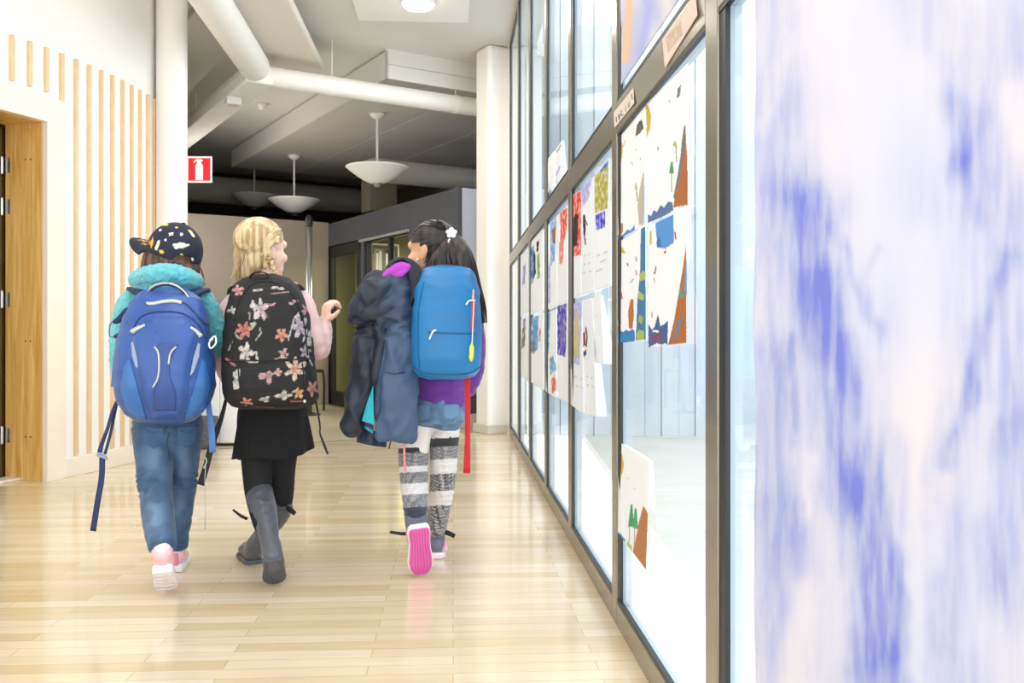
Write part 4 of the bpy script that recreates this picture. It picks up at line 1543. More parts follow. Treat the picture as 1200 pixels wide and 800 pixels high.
def person_body(name, label, base, skin, J, hs=1.0):
    """J: joints of the pose"""
    g = G()
    neck0, hc = J['neck'], J['head']
    L = head(g, hc, J['face'], hs, J.get('up', (0, 0, 1)))
    g.tube([neck0 - Vector((0, 0, 0.06)), neck0, L(0, -0.02, -0.03)], [0.045, 0.036, 0.04], n=16, k=4)
    pel, ch = J['pelvis'], J['chest']
    g.tube([pel - Vector((0, 0, 0.05)), pel, (pel + ch) / 2, ch, neck0 - Vector((0, 0, 0.03))],
           [(0.085, 0.07), (0.1, 0.075), (0.088, 0.065), (0.105, 0.07), (0.05, 0.045)], n=24, k=5, capf=0.15)
    for s in ('l', 'r'):
        sh, el, wr = J['sh' + s], J['el' + s], J['wr' + s]
        g.tube([ch + (sh - ch) * 0.35 + Vector((0, 0, 0.02)), sh, (sh + el) / 2, el, (el + wr) / 2, wr], [0.042, 0.036, 0.032, 0.027, 0.026, 0.018], n=14, k=4)
        hd, pn, th, cu = J['hand' + s]
        hand(g, wr, hd, pn, th, J.get('hs' + s, 0.88), cu)
        hp, kn, an = J['hip' + s], J['kn' + s], J['an' + s]
        g.tube([hp + Vector((0, 0, 0.03)), hp, (hp + kn) / 2, kn, kn + (an - kn) * 0.35, an], [0.05, 0.055, 0.047, 0.036, 0.036, 0.022], n=16, k=4)
        he, to = J['he' + s] + (an - J['he' + s]) * 0.4, J['to' + s] + (an - J['he' + s]) * 0.3
        g.tube([an, an + (he - an) * 0.5 + (to - he) * 0.15, he + (to - he) * 0.55 + (an - he) * 0.25, he + (to - he) * 0.9 + (an - he).normalized() * 0.015], [0.022, (0.022, 0.022), (0.024, 0.014), (0.02, 0.008)], n=12, k=4)
    r = g.remesh(0.0042, 3)
    b = r.build(name, skin, origin=base, label=label)
    b['category'] = 'person'
    eyes(b, L, hs, hc, J['face'])
    return b, L


def garment(parts, vox=0.007, sm=4):
    g = G()
    for p in parts:
        g.tube(p[0], p[1], **(p[2] if len(p) > 2 else {'n': 20}))
    return g.remesh(vox, sm)


def shoe(parent, he, to, an, mats, w=0.036, sole=0.022, high=0.0, name='sneaker', tread=None):
    """upper and sole; he/to points on the bottom of the sole"""
    he, to, an = Vector(he), Vector(to), Vector(an)
    f = (to - he).normalized()
    up = (an - he) - f * (an - he).dot(f)
    up.normalize()
    lat = f.cross(up)
    Ln = (to - he).length
    prof = [(-0.0, 0.62), (0.04, 0.8), (0.15, 0.88), (0.35, 0.82), (0.55, 0.9), (0.72, 1.0), (0.85, 0.92), (0.95, 0.62), (1.0, 0.25)]
    out = [(t, h) for t, h in prof] + [(t, -h) for t, h in reversed(prof)]
    def ring(z, k=1.0):
        return [he + f * (t * Ln) + lat * (h * w * k) + up * z for t, h in out]
    g = G()
    rs = [ring(0.0, 0.95), ring(0.004, 1.0), ring(sole * 0.8, 1.03), ring(sole, 0.98)]
    n = len(out)
    vs = [p for r in rs for p in r]
    fs = [tuple(range(n))[::-1], tuple(range(3 * n, 4 * n))]
    for i in range(3):
        for j in range(n):
            fs.append((i * n + j, i * n + (j + 1) % n, (i + 1) * n + (j + 1) % n, (i + 1) * n + j))
    g.add(vs, fs)
    so = g
    g = G()
    h = sole * 0.7
    g.tube([he + f * 0.035 + up * (h + 0.012), he + f * 0.5 * Ln + up * (h + 0.014), he + f * 0.84 * Ln + up * (h + 0.006)], [(w * 0.86, 0.026), (w * 0.88, 0.026), (w * 0.78, 0.017)], n=18, k=5, up=lat)
    g.tube([he + f * 0.036 + up * (h + 0.028), he + f * 0.038 + up * (h + 0.04), he + f * 0.045 + (an - he) * 0.75, an + (an - he).normalized() * high], [(w * 0.84, 0.034), (w * 0.82, 0.034), (w * 0.88, 0.035), (w * 0.9, 0.034)], n=18, k=4, up=lat, capf=0.5)
    u = g.remesh(0.0045, 3).build(name, mats[0], parent)
    s = so.build('sole', mats[1], u)
    bevel(s, 0.003, 2, 50)
    return u, s, (f, up, lat, Ln)


def fray(g, amp, sc):
    return g.displace(lambda v, n: amp * nz(v, sc) + amp * 0.6 * nz(v, sc * 2.3))


def crease(v, amp, sc, squash=3.0):
    return amp * (1 - 2 * abs(nz((v.x * sc, v.y * sc, v.z * sc * squash))))


# ================================================================== first child: cap, teal fleece, jeans
d = 3.40
J = dict(head=P(202, 304, d), face=(-0.93, 0.36, 0.1), neck=P(200, 334, d), chest=P(197, 372, d), pelvis=P(197, 486, d),
         shl=P(157, 356, d), ell=P(146, 412, d - 0.02), wrl=P(152, 450, d + 0.12), shr=P(237, 356, d), elr=P(253, 398, d + 0.02), wrr=P(243, 428, d + 0.15),
         hipl=P(180, 500, d), knl=P(182, 574, d - 0.08), anl=P(190, 640, 3.10), hel=P(190, 676, 3.075), tol=P(196, 696, 3.215),
         hipr=P(216, 500, d + 0.02), knr=P(213, 574, d + 0.08), anr=P(207, 640, 3.50), her=P(204, 671, 3.475), tor=P(214, 652, 3.68),
         handl=((0.25, 0.9, 0.1), (0.9, -0.2, 0), -1, (30, 45, 35)), handr=((-0.25, 0.9, 0.1), (-0.9, -0.2, 0), 1, (30, 45, 35)))
J['hel'].z = 0.105
J['tol'] = Vector((P(196, 696, 3.215).x, 3.215, 0.004))
J['her'].z = J['tor'].z = 0.002
base1 = Vector((J['pelvis'].x, d, 0))
kid1, L1 = person_body('person', 'child walking away in a dark patterned cap, fluffy teal jacket and blue jeans', base1, SKIN1, J, 0.98)

# jeans: faded denim
g = G()
for s, dx in (('l', -1), ('r', 1)):
    h, k, a = J['hip' + s], J['kn' + s], J['an' + s]
    ck = k + (a - k) * 0.4
    g.tube([h + Vector((-dx * 0.01, 0, 0.05)), h, (h + k) / 2, k, ck, a + (k - a) * 0.14, a + (k - a) * 0.0],
           [(0.068, 0.085), (0.072, 0.085), (0.066, 0.07), (0.054, 0.056), (0.056, 0.058), (0.043, 0.048), (0.042, 0.047)] if s == 'l' else
           [(0.066, 0.085), (0.066, 0.085), (0.058, 0.066), (0.047, 0.054), (0.046, 0.054), (0.038, 0.046), (0.037, 0.046)], n=22, k=5, capf=0.25)
g.tube([J['pelvis'] + Vector((0, 0, 0.06)), J['pelvis'], J['pelvis'] - Vector((0, 0, 0.05))], [(0.112, 0.085), (0.121, 0.09), (0.117, 0.085)], n=26, k=4)
je = g.remesh(0.006, 4)
def jfold(v, n):
    px, py = proj(v)
    k = math.exp(-((py - 566) / 16) ** 2) * 1.2 + math.exp(-((py - 630) / 18) ** 2) + math.exp(-((py - 500) / 22) ** 2) * 0.5 + 0.2
    return 0.0065 * k * (1 - 2.2 * abs(nz((v.x * 9, v.y * 9, v.z * 46 + 3 * nz(v, 8)))))
je.displace(jfold)
def jcol(v):
    px, py = proj(v)
    c = lin('#33587f')
    t = 0
    for cx, cy, rx, ry, s in ((183, 538, 16, 30, .5), (182, 605, 13, 28, .65), (215, 540, 9, 24, .35), (211, 600, 8, 24, .5), (178, 580, 14, 7, .3)):
        t = max(t, s * math.exp(-((px - cx) / rx) ** 2 - ((py - cy) / ry) ** 2))
    c = mixc(c, lin('#86a6c6'), t)
    c = mixc(c, lin('#22395a'), 0.4 * smooth01(0.5 + 2 * nz(v, 22)))
    if py < 508:
        c = mixc(c, lin('#3a4f6b'), 0.5)
    return c
je.paint(jcol)
jeans = je.build('jeans', mat('denim', '#446fa0', 0.85, attr=True, bump=(420, 0.25), sheen=0.2), kid1, label='faded blue jeans')
jb = je.bvh()
g = G()
SEAM = mat('denim_seam', '#2b4568', 0.85)
for path in ([(198, 508), (196, 520), (199, 540)], [(166, 500), (182, 508), (196, 500)], [(205, 500), (219, 507), (232, 498)]):
    cord_on(g, jb, path, 0.0022)
g.build('seam', SEAM, jeans)
g = G()
patch_on(g, jb, [(167, 500), (192, 501), (191, 520), (180, 526), (169, 520)], 0.003)
g.build('pocket', mat('denim_pocket', '#42648c', 0.85, bump=(420, 0.25)), jeans)
g = G()
patch_on(g, jb, [(207, 500), (230, 499), (228, 518), (218, 524), (209, 519)], 0.003)
g.build('pocket', MATS['denim_pocket'], jeans)
# teal fleece jacket with a fluffy hood
g = G()
g.tube([P(197, 478, d), P(197, 460, d), P(197, 420, d), P(197, 370, d), P(198, 346, d)], [(0.118, 0.09), (0.125, 0.1), (0.125, 0.1), (0.135, 0.095), (0.08, 0.075)], n=26)
g.tube([P(175, 350, d), J['shl'], P(148, 385, d - 0.01), J['ell'], P(146, 434, d + 0.05), J['wrl']], [0.05, 0.056, 0.055, 0.052, 0.047, 0.042], n=20)
g.tube([P(222, 350, d), J['shr'], P(247, 378, d + 0.01), J['elr'], P(250, 414, d + 0.08), J['wrr']], [0.05, 0.053, 0.05, 0.05, 0.046, 0.04], n=20)
fl = g.remesh(0.006, 3)
fray(fl, 0.0055, 70)
FLEECE = mat('teal_fleece', '#5fcfdb', 0.95, bump=(260, 0.9), var=(60, 0.14), sheen=0.6)
jk = fl.build('jacket', FLEECE, kid1, label='fluffy teal fleece jacket')
g = G()
g.tube([P(160, 328, d + 0.03), P(163, 326, d - 0.05), P(178, 322, d - 0.085), P(197, 320, d - 0.10), P(217, 324, d - 0.085), P(229, 330, d - 0.04), P(226, 332, d + 0.05)],
       [(0.026, 0.028), (0.031, 0.033), (0.036, 0.036), (0.036, 0.036), (0.034, 0.035), (0.028, 0.03), (0.024, 0.026)], n=18, up=(0, 0, 1))
g.tube([P(165, 340, d - 0.03), P(197, 341, d - 0.085), P(228, 341, d - 0.03)], [(0.03, 0.03), (0.034, 0.03), (0.03, 0.03)], n=16, up=(0, 0, 1))
hd = g.remesh(0.0055, 3)
fray(hd, 0.005, 80)
hd.build('hood', FLEECE, jk)
# hair under the cap
fc = Vector((-0.93, 0.36, 0)).normalized()
Rc = frame((fc.x, fc.y, 0.36))[3]
cc = P(205, 297, d)
HAIRB = mat('brown_hair', '#4a3324', 0.5, attr=True, bump=(90, 0.2, (10, 10, 0.6)))
def hair_col(a, b, sc=60):
    a, b = lin(a), lin(b)
    return lambda v: mixc(a, b, smooth01(0.5 + 1.1 * nz((v.x * sc, v.y * sc, v.z * sc * 0.07)) + 0.5 * nz((v.x * sc * 3, v.y * sc * 3, v.z * 6))))
def strands(g, roots, n, sway, r=(0.0035, 0.0012), seed=1):
    rr = random.Random(seed)
    for i in range(n):
        t = i / max(1, n - 1)
        a = roots[0](t + rr.uniform(-.03, .03))
        b = roots[1](t + rr.uniform(-.03, .03))
        e = roots[2](t + rr.uniform(-.03, .03))
        j = lambda k: Vector((rr.uniform(-k, k), rr.uniform(-k, k), rr.uniform(-k, k)))
        g.tube([a + j(0.003), b + j(sway), e + j(sway * 1.6)], [r[0] * rr.uniform(0.7, 1.2), r[0], r[1]], n=6, k=5, cap=True)
g = G()
g.ell(L1(0, -0.02, 0.0), (0.086, 0.088, 0.094), frame(J['face'])[3], n=24)
g.tube([P(186, 300, d - 0.02), P(182, 318, d - 0.03), P(178, 336, d + 0.0)], [(0.05, 0.06), (0.05, 0.055), (0.03, 0.03)], n=18)
g.tube([P(212, 300, d - 0.02), P(222, 318, d - 0.02), P(229, 338, d + 0.02)], [(0.045, 0.06), (0.035, 0.05), (0.018, 0.025)], n=18)
g.tube([P(199, 306, d - 0.04), P(199, 330, d - 0.04)], [(0.075, 0.045), (0.08, 0.04)], n=18)
ha = g.remesh(0.005, 4)
ha.displace(lambda v, n: 0.003 * (1 - 2 * abs(nz((v.x * 60, v.y * 60, v.z * 5)))))
rr = random.Random(5)
for i in range(46):
    x = 168 + 66 * i / 45
    dd = d - 0.075 + 0.0011 * (x - 200) ** 2 / 20
    ha.tube([P(x * 0.8 + 40, 300, dd + 0.02), P(x + rr.uniform(-2, 2), 316, dd), P(x + (x - 200) * 0.10 + rr.uniform(-3, 3), 332 + rr.uniform(-3, 6), dd + 0.03)], [0.004, 0.0035, 0.001], n=6, k=4)
for i in range(6):
    ha.tube([P(176, 300 + i * 3, d - 0.03), P(168, 312 + i * 2, d - 0.03), P(158 + i * 1.4, 315 + i * 3, d - 0.02)], [0.002, 0.0014, 0.0005], n=5, k=4)
Ri = Rc.inverted()
for i, v in enumerate(ha.v):                      # what is under the cap stays under it
    q = Ri @ (v - cc - Vector((0, 0, 0.008)))
    k = math.sqrt((q.x / 0.09) ** 2 + (q.y / 0.096) ** 2 + (q.z / 0.102) ** 2)
    if q.z > -0.03 and k > 1:
        ha.v[i] = v + (Rc @ (q / k) - Rc @ q) * smooth01((q.z + 0.03) / 0.018)
ha.paint(hair_col('#2f2018', '#6b4a33'))
ha.build('hair', HAIRB, kid1)
# cap
Rc = frame((fc.x, fc.y, 0.36))[3]
cc = P(205, 297, d)
g = G()
g.ell(cc + Vector((0, 0, 0.008)), (0.096, 0.102, 0.108), Rc, n=48)
cap = g.remesh(0.004, 3)
back = -fc
OPEN = Matrix.Rotation(math.radians(28), 3, 'Z')
def capkeep(c):
    q = Rc.inverted() @ (c - cc)
    if q.z < -0.012 - 0.03 * (q.y < -0.03) * min(1, (-q.y - 0.03) / 0.04):
        return False
    q = OPEN @ q
    if q.y < -0.03 and abs(q.x) < 0.036 and q.z < 0.022 * math.sqrt(max(0, 1 - (q.x / 0.036) ** 2)) - 0.005 and q.z > -0.026:
        return False
    return True
cap.cut(capkeep)
PATS = [('#e9edd2', [(202, 286), (213, 284), (223, 287), (216, 290), (205, 291.5)]), ('#dfe3c4', [(181, 292), (185, 281), (188, 282), (184, 294)]), ('#e7c83a', [(186, 293), (190, 292.5), (192, 296), (188, 298)]),
        ('#ffffff', [(198, 273), (203, 272), (203, 275), (199, 276)]), ('#f0f0f0', [(186, 269), (189, 268), (189, 271), (187, 271)]), ('#e9d76a', [(189, 262.5), (196, 261.5), (197, 264), (191, 264.5)]),
        ('#e6e2a0', [(220, 269), (224, 270), (229, 277), (226, 278)]), ('#ffffff', [(211, 273), (214, 273), (214, 276), (212, 276)]), ('#e9d76a', [(211, 297), (214, 298), (216, 301), (212, 300)]), ('#f4f4f4', [(223, 303), (226, 302), (227, 305), (224, 306)]),
        ('#e8b040', [(176, 285), (179, 277), (180, 284), (177, 291)]), ('#f5f5f5', [(192, 279), (195, 280), (194, 283)]), ('#e6d060', [(205, 266), (209, 265), (208, 268)]), ('#d8683a', [(173, 286), (176, 280), (177, 287)])]
def capcol(v):
    px, py = proj(v)
    for c, p in PATS:
        if inside(px, py, p):
            return lin(c)
    return lin('#1d2036')
cap.paint(capcol)
CAPM = mat('cap_cotton', '#1d2036', 0.8, attr=True, bump=(300, 0.15))
capo = cap.build('cap', CAPM, kid1, label='navy cap with pale confetti shapes, peak to the side')
md = capo.modifiers.new('s', 'SOLIDIFY'); md.thickness = 0.003; md.offset = -1
g = G()                                          # peak
rows = []
NP, MP = 49, 13
for i in range(NP):
    a = math.radians(-66 + 132 * i / (NP - 1))
    q0 = Vector((0.093 * math.sin(a), 0.099 * math.cos(a), 0.0 - 0.012 * math.sin(a) ** 2))
    ext = 0.1 * max(0.0, math.cos(a * 1.2)) ** 0.5
    row = []
    for j in range(MP):
        t = j / (MP - 1)
        row.append(cc + Rc @ (q0 + Vector((0, ext * t, 0.006 * math.sin(t * 2.5) - 0.03 * t * math.sin(a) ** 2 - 0.008 * t * t))))
    rows.append(row)
vs = [p for r in rows for p in r]
fs = [(i * MP + j, i * MP + j + 1, (i + 1) * MP + j + 1, (i + 1) * MP + j) for i in range(NP - 1) for j in range(MP - 1)]
g.add(vs, fs)
def pcol(v):
    q = Rc.inverted() @ (v - cc)
    for cx, cy, rr_ in ((-0.022, 0.135, 0.02), (0.03, 0.13, 0.016), (-0.05, 0.10, 0.012)):
        a = math.atan2(q.y - cy, q.x - cx)
        if math.hypot(q.x - cx, q.y - cy) < rr_ * (0.62 + 0.38 * math.cos(5 * a)):
            return lin('#e4b43c')
    return lin('#1d2036')
g.paint(pcol)
pk = g.build('peak', CAPM, capo)
md = pk.modifiers.new('s', 'SOLIDIFY'); md.thickness = 0.006; md.offset = 0
g = G()
g.ell(cc + Rc @ Vector((0, 0, 0.115)), (0.008, 0.008, 0.005))
g.build('button', mat('cap_button', '#1d2036', 0.8), capo)
g = G()                                          # strap closing the opening at the back
pts = []
for i in range(9):
    a = math.radians(180 - 22 + 44 * i / 8)
    pts.append(cc + Rc @ (OPEN.inverted() @ Vector((0.1 * math.sin(a), 0.102 * math.cos(a), -0.022))))
g.strap(pts, 0.016, 0.003, side=(0, 0, 1))
g.build('strap', MATS['cap_button'], capo)
# pink sneakers
PINK = mat('pink_mesh', '#f3c3ca', 0.75, bump=(220, 0.3), var=(14, 0.08))
SOLEW = mat('white_sole', '#f2ecec', 0.6, bump=(90, 0.2))
for s in 'lr':
    g = G()
    g.tube([J['an' + s] + (J['kn' + s] - J['an' + s]) * 0.06, J['an' + s], J['an' + s] + (J['he' + s] - J['an' + s]) * 0.12], [0.031, 0.029, 0.027], n=16, k=3)
    g.build('sock', mat('white_sock', '#eee6e4', 0.9), kid1)
    u, so, fr = shoe(kid1, J['he' + s], J['to' + s], J['an' + s] + (J['he' + s] - J['an' + s]) * 0.18, (PINK, SOLEW), w=0.039, sole=0.03)
    f_, up_, lat_, Ln_ = fr
    g = G()
    bk_ = J['he' + s] - f_ * 0.003
    g.tube([bk_ + up_ * 0.03, bk_ + up_ * 0.05, bk_ + up_ * 0.075 + f_ * 0.004], [(0.013, 0.005), (0.012, 0.005), (0.009, 0.005)], n=10, k=3, up=lat_)
    g.build('heel_tab', mat('heel_rose', '#e58a98', 0.6), u)
    g = G()
    for q in range(5):
        c_ = J['he' + s] + f_ * (Ln_ * (0.12 + 0.18 * q)) - up_ * 0.002
        g.tube([c_ - lat_ * 0.026, c_ + f_ * 0.008, c_ + lat_ * 0.026], 0.0035, n=6, k=3)
    g.build('tread', mat('tread_grey', '#d9d0d2', 0.7), so)

# ---- backpack of the first child
dm = 3.18
def bag_loft(secs, ex=3.0, vox=0.006, sm=5):
    """secs: (py, px left, px right, near depth, far depth)"""
    g = G()
    n = 40
    rings = []
    for py, xl, xr, dn, df in secs:
        dm_ = (dn + df) / 2
        c = P((xl + xr) / 2, py, dm_)
        hw, hd_ = (xr - xl) / 2 / F * dm_, (df - dn) / 2
        r = []
        for j in range(n):
            a = 2 * math.pi * j / n
            x = math.copysign(abs(math.cos(a)) ** (2 / ex), math.cos(a))
            y = math.copysign(abs(math.sin(a)) ** (2 / ex), math.sin(a))
            r.append(c + Vector((x * hw, y * hd_, 0)))
        rings.append(r)
    vs = [p for r in rings for p in r]
    m = len(rings)
    fs = [tuple(range(n))[::-1], tuple((m - 1) * n + j for j in range(n))]
    for i in range(m - 1):
        for j in range(n):
            fs.append((i * n + j, i * n + (j + 1) % n, (i + 1) * n + (j + 1) % n, (i + 1) * n + j))
    g.add(vs, fs)
    return g.remesh(vox, sm)
BLUE1 = mat('blue_nylon', '#2f559c', 0.38, bump=(700, 0.12), var=(7, 0.1))
BLUE1D = mat('blue_nylon_panel', '#2a4a8c', 0.42, bump=(500, 0.15), var=(9, 0.06))
BLUE1L = mat('blue_nylon_side', '#336bb0', 0.38, bump=(700, 0.12), var=(8, 0.08))
NAVY = mat('navy_webbing', '#22335e', 0.7, bump=(300, 0.2))
REFL = mat('reflective_grey', '#c6c8c4', 0.35, metal=0.2)
bp1 = thing('backpack', 'bright blue sports backpack with grey reflective piping on the capped child', 'backpack', P(196, 495, 3.2))
secs = [(337, 182, 212, 3.24, 3.29), (341, 168, 222, 3.20, 3.31), (350, 158, 235, 3.17, 3.31), (370, 148, 240, 3.125, 3.31), (400, 140.5, 245.5, 3.09, 3.31), (430, 137.5, 249.5, 3.07, 3.31), (452, 138, 250, 3.07, 3.31), (470, 141, 245, 3.09, 3.31), (484, 149, 236, 3.12, 3.30), (493, 163, 226, 3.16, 3.28), (496, 178, 212, 3.19, 3.26)]
b1 = bag_loft(secs, 2.6)
def b1fold(v, n):
    px, py = proj(v)
    return 0.004 * (1 - 2 * abs(nz((v.x * 10, v.y * 10, v.z * 22)))) * (1.0 if py < 390 else 0.6)
b1.displace(b1fold)
body1 = b1.build('body', BLUE1, bp1)
bv = b1.bvh()
g = G()
patch_on(g, bv, [(173, 376), (180, 372), (214, 372), (222, 377), (232, 392), (224, 420), (218, 470), (212, 489), (180, 489), (170, 470), (160, 420), (155, 398), (163, 384)], 0.006, puff=0.012)
fp_ = g.build('front_pocket', BLUE1, bp1)
bv2 = g.bvh()
g = G()
patch_on(g, bv2, [(181, 406), (186, 410), (188, 432), (184, 452), (180, 458), (180, 480), (206, 480), (206, 460), (199, 440), (199, 424), (206, 408), (209, 404), (204, 402), (188, 402)], 0.004, puff=0.004)
g.build('centre_panel', BLUE1D, fp_)
g = G()
patch_on(g, bv, [(146, 430), (152, 420), (158, 440), (166, 470), (172, 491), (160, 490), (148, 478), (142, 456)], 0.004, puff=0.006)
g.build('side_pocket', BLUE1L, bp1)
g = G()
patch_on(g, bv, [(240, 424), (236, 420), (230, 445), (222, 470), (216, 491), (228, 488), (240, 476), (246, 452)], 0.004, puff=0.006)
g.build('side_pocket', BLUE1L, bp1)
for pth, w in (([(156, 390), (163, 386), (171, 382)], 3.0), ([(222, 384), (229, 390), (234, 395)], 3.0)):
    g = G()
    tape_on(g, bv2 if False else bv, pth, w, 0.014)
    g.build('reflective_strip', REFL, bp1)
for pth in ([(182, 407), (186, 414), (187, 430), (185, 444), (180, 453)], [(206, 407), (200, 414), (198, 426)]):
    g = G()
    cord_on(g, bv2, pth, 0.0032, 0.004)
    g.build('piping', REFL, fp_)
MESHP = mat('grey_mesh', '#9fb0cc', 0.7, bump=(500, 0.6))
for pl in ([(155, 402), (158, 400), (162, 416), (163, 432), (160, 430), (156, 416)], [(233, 404), (231, 402), (226, 420), (222, 440), (226, 436), (232, 418)]):
    g = G()
    patch_on(g, bv, pl, 0.008)
    g.build('mesh_patch', MESHP, bp1)
for pth, r in (([(157, 384), (164, 372), (178, 366), (200, 365), (218, 369), (232, 380), (241, 396)], 0.003), ([(172, 357), (186, 355), (201, 352), (216, 355), (228, 366), (238, 378), (243, 380)], 0.0032)):
    g = G()
    cord_on(g, bv, pth, r, 0.002)
    g.build('zipper', mat('zip_dark', '#26406e', 0.5), bp1)
g = G()
tape_on(g, bv, [(172, 356), (180, 356), (190, 354), (203, 353), (213, 355)], 3, 0.006)
g.build('zip_cover', REFL, bp1)
# handle loop
g = G()
hp_ = [P(172, 346, 3.215), P(178, 338, 3.2), P(188, 333.5, 3.19), P(198, 333, 3.185), P(208, 336, 3.19), P(217, 343, 3.2), P(222, 350, 3.2)]
g.strap(hp_, 0.014, 0.006, side=(0, 0, 1))
hl = g.build('handle', NAVY, bp1)
g = G()
g.tube([p + Vector((0, -0.006, 0.003)) for p in hp_], 0.0035, n=8, k=5)
g.build('piping', REFL, hl)
# shoulder straps over the fleece, hanging webbing
for pts in ([P(170, 345, 3.29), P(160, 340, 3.34), P(156, 340, 3.42), P(156, 362, 3.50)], [P(224, 345, 3.29), P(235, 340, 3.34), P(239, 342, 3.42), P(238, 364, 3.50)]):
    g = G()
    g.strap(pts, 0.05, 0.014, side=(1, 0.1, 0))
    g.build('shoulder_strap', NAVY, bp1)
g = G()
g.tube([P(136, 377, 3.23), P(143, 372, 3.21), P(150, 364, 3.2)], [(0.008, 0.014), (0.012, 0.018), (0.012, 0.02)], n=10, up=(0, 0, 1))
g.tube([P(136, 394, 3.23), P(144, 391, 3.21), P(149, 384, 3.2)], [(0.008, 0.01), (0.011, 0.015), (0.012, 0.02)], n=10, up=(0, 0, 1))
g.build('compression_strap', NAVY, bp1)
g = G()
g.strap([P(133, 375, 3.22), P(129, 380, 3.21), P(128, 392, 3.21), P(132, 395, 3.22)], 0.009, 0.003, side=(0, 1, 0))
g.build('buckle', mat('buckle_grey', '#9aa6c4', 0.4), bp1)
g = G()
g.strap([P(139, 402, 3.22), P(135, 420, 3.22), P(133, 440, 3.22), P(132, 453, 3.22)], 0.012, 0.003)
g.build('strap_end', mat('mid_blue_webbing', '#4a74b4', 0.7), bp1)
g = G()
g.strap([P(140, 464, 3.25), P(132, 482, 3.25), P(126, 502, 3.24), P(118, 524, 3.24), P(117, 533, 3.24)], [0.012, 0.013, 0.013, 0.016, 0.02], 0.003)
g.strap([P(138, 466, 3.27), P(134, 486, 3.26), P(130, 506, 3.25), P(123, 532, 3.245)], 0.011, 0.003)
g.strap([P(120, 536, 3.24), P(119, 560, 3.24), P(114, 590, 3.24), P(109, 622, 3.24)], 0.0215, 0.003)
ls = g.build('hanging_strap', NAVY, bp1)
g = G()
g.tube([P(115, 533, 3.235), P(124, 536, 3.235)], [0.006, 0.006], n=8, k=1)
g.strap([P(114, 531, 3.23), P(121, 532, 3.23), P(125, 539, 3.23)], 0.008, 0.005, side=(0, 1, 0))
g.build('strap_buckle', mat('buckle_grey', '#9aa6c4'), ls)
g = G()
g.strap([P(243, 462, 3.24), P(245, 480, 3.22), P(248, 505, 3.21), P(249, 530, 3.21)], [0.018, 0.02, 0.023, 0.023], 0.003)
g.build('hanging_strap', mat('mid_blue_webbing', '#4a74b4'), bp1)
g = G()
g.tube([P(241, 545, 3.24), P(240, 570, 3.24), P(240.5, 606, 3.24)], 0.0013, n=6)
g.tube([P(241, 536, 3.24), P(242, 541, 3.24), P(239, 548, 3.24)], 0.0025, n=6)
g.tube([P(240.5, 606, 3.24), P(240, 619, 3.24)], 0.003, n=6, k=1)
g.build('pull_cord', mat('cord_grey', '#b4b4b4', 0.6), bp1)
g = G()                                          # white carabiner on the right edge
g.tube([P(246, 398, 3.15), P(252, 394, 3.14), P(253, 402, 3.14), P(247, 408, 3.14), P(245, 402, 3.15), P(249, 397, 3.14)], 0.003, n=8)
g.build('carabiner', mat('carabiner_white', '#eef2f6', 0.35), bp1)

# ================================================================== second child: blonde, pink sweater, black skirt, boots
d = 3.47
J = dict(head=P(309, 292, d), face=(0.66, 0.75, -0.02), neck=P(312, 336, d), chest=P(314, 372, d), pelvis=P(318, 486, d),
         shl=P(273, 362, d), ell=P(263, 416, d + 0.0), wrl=P(275, 452, d + 0.14), shr=P(352, 352, d), elr=P(374, 408, d - 0.05), wrr=P(380, 378, d + 0.10),
         hipl=P(300, 500, d), knl=P(303, 578, d - 0.05), anl=P(320, 648, 3.26), hel=P(322, 664, 3.235), tol=P(324, 685, 3.31),
         hipr=P(332, 500, d + 0.02), knr=P(327, 590, d + 0.09), anr=P(300, 640, 3.60), her=P(299, 660, 3.60), tor=P(286, 648, 3.76),
         handl=((0.1, 0.9, 0.1), (0.9, -0.2, 0), -1, (30, 45, 35)), handr=((0.16, 0.0, 1.0), (0.8, 0.6, -0.1), -1, (34, 60, 40)), hsr=1.12)
J['hel'] = P(320, 664, 3.225); J['tol'] = Vector((P(322, 686, 3.30).x, 3.30, 0.004))
J['hel'].z = 0.115
J['her'].z = J['tor'].z = 0.002
base2 = Vector((J['pelvis'].x, d, 0))
kid2, L2 = person_body('person', 'blonde braided child in pale pink sweater, black skirt and grey boots, hand raised', base2, SKIN2, J, 1.0)
# sweater
g = G()
g.tube([P(318, 472, d), P(318, 458, d), P(316, 420, d), P(314, 372, d), P(312, 346, d)], [(0.12, 0.09), (0.12, 0.095), (0.115, 0.095), (0.125, 0.09), (0.065, 0.065)], n=26)
g.tube([P(294, 352, d), J['shl'], P(266, 390, d), J['ell'], P(268, 436, d + 0.07), J['wrl']], [0.046, 0.05, 0.046, 0.044, 0.04, 0.032], n=20)
g.tube([P(335, 348, d), J['shr'] + Vector((-0.006, 0, 0)), P(362, 382, d - 0.03), J['elr'] + Vector((-0.006, 0, 0)), P(377, 396, d + 0.03), P(379.5, 383, d + 0.085)], [0.042, 0.047, 0.045, 0.043, 0.037, 0.03], n=20)
sw = g.remesh(0.006, 4)
sw.displace(lambda v, n: crease(v, 0.004, 16, 1.6))
PINKS = mat('pink_sweater', '#e6c4c3', 0.9, bump=(350, 0.3), var=(20, 0.04), sheen=0.3)
swo = sw.build('sweater', PINKS, kid2, label='pale pink sweater')
g = G()
a_, b_ = P(379.5, 385, d + 0.08), P(380, 377, d + 0.098)
g.tube([a_, b_], 0.0275, n=20, k=1)
g.remesh(0.004, 2).build('cuff', mat('pink_rib', '#e2bdbd', 0.9, bump=(300, 0.4, (3, 3, 0.2))), swo)
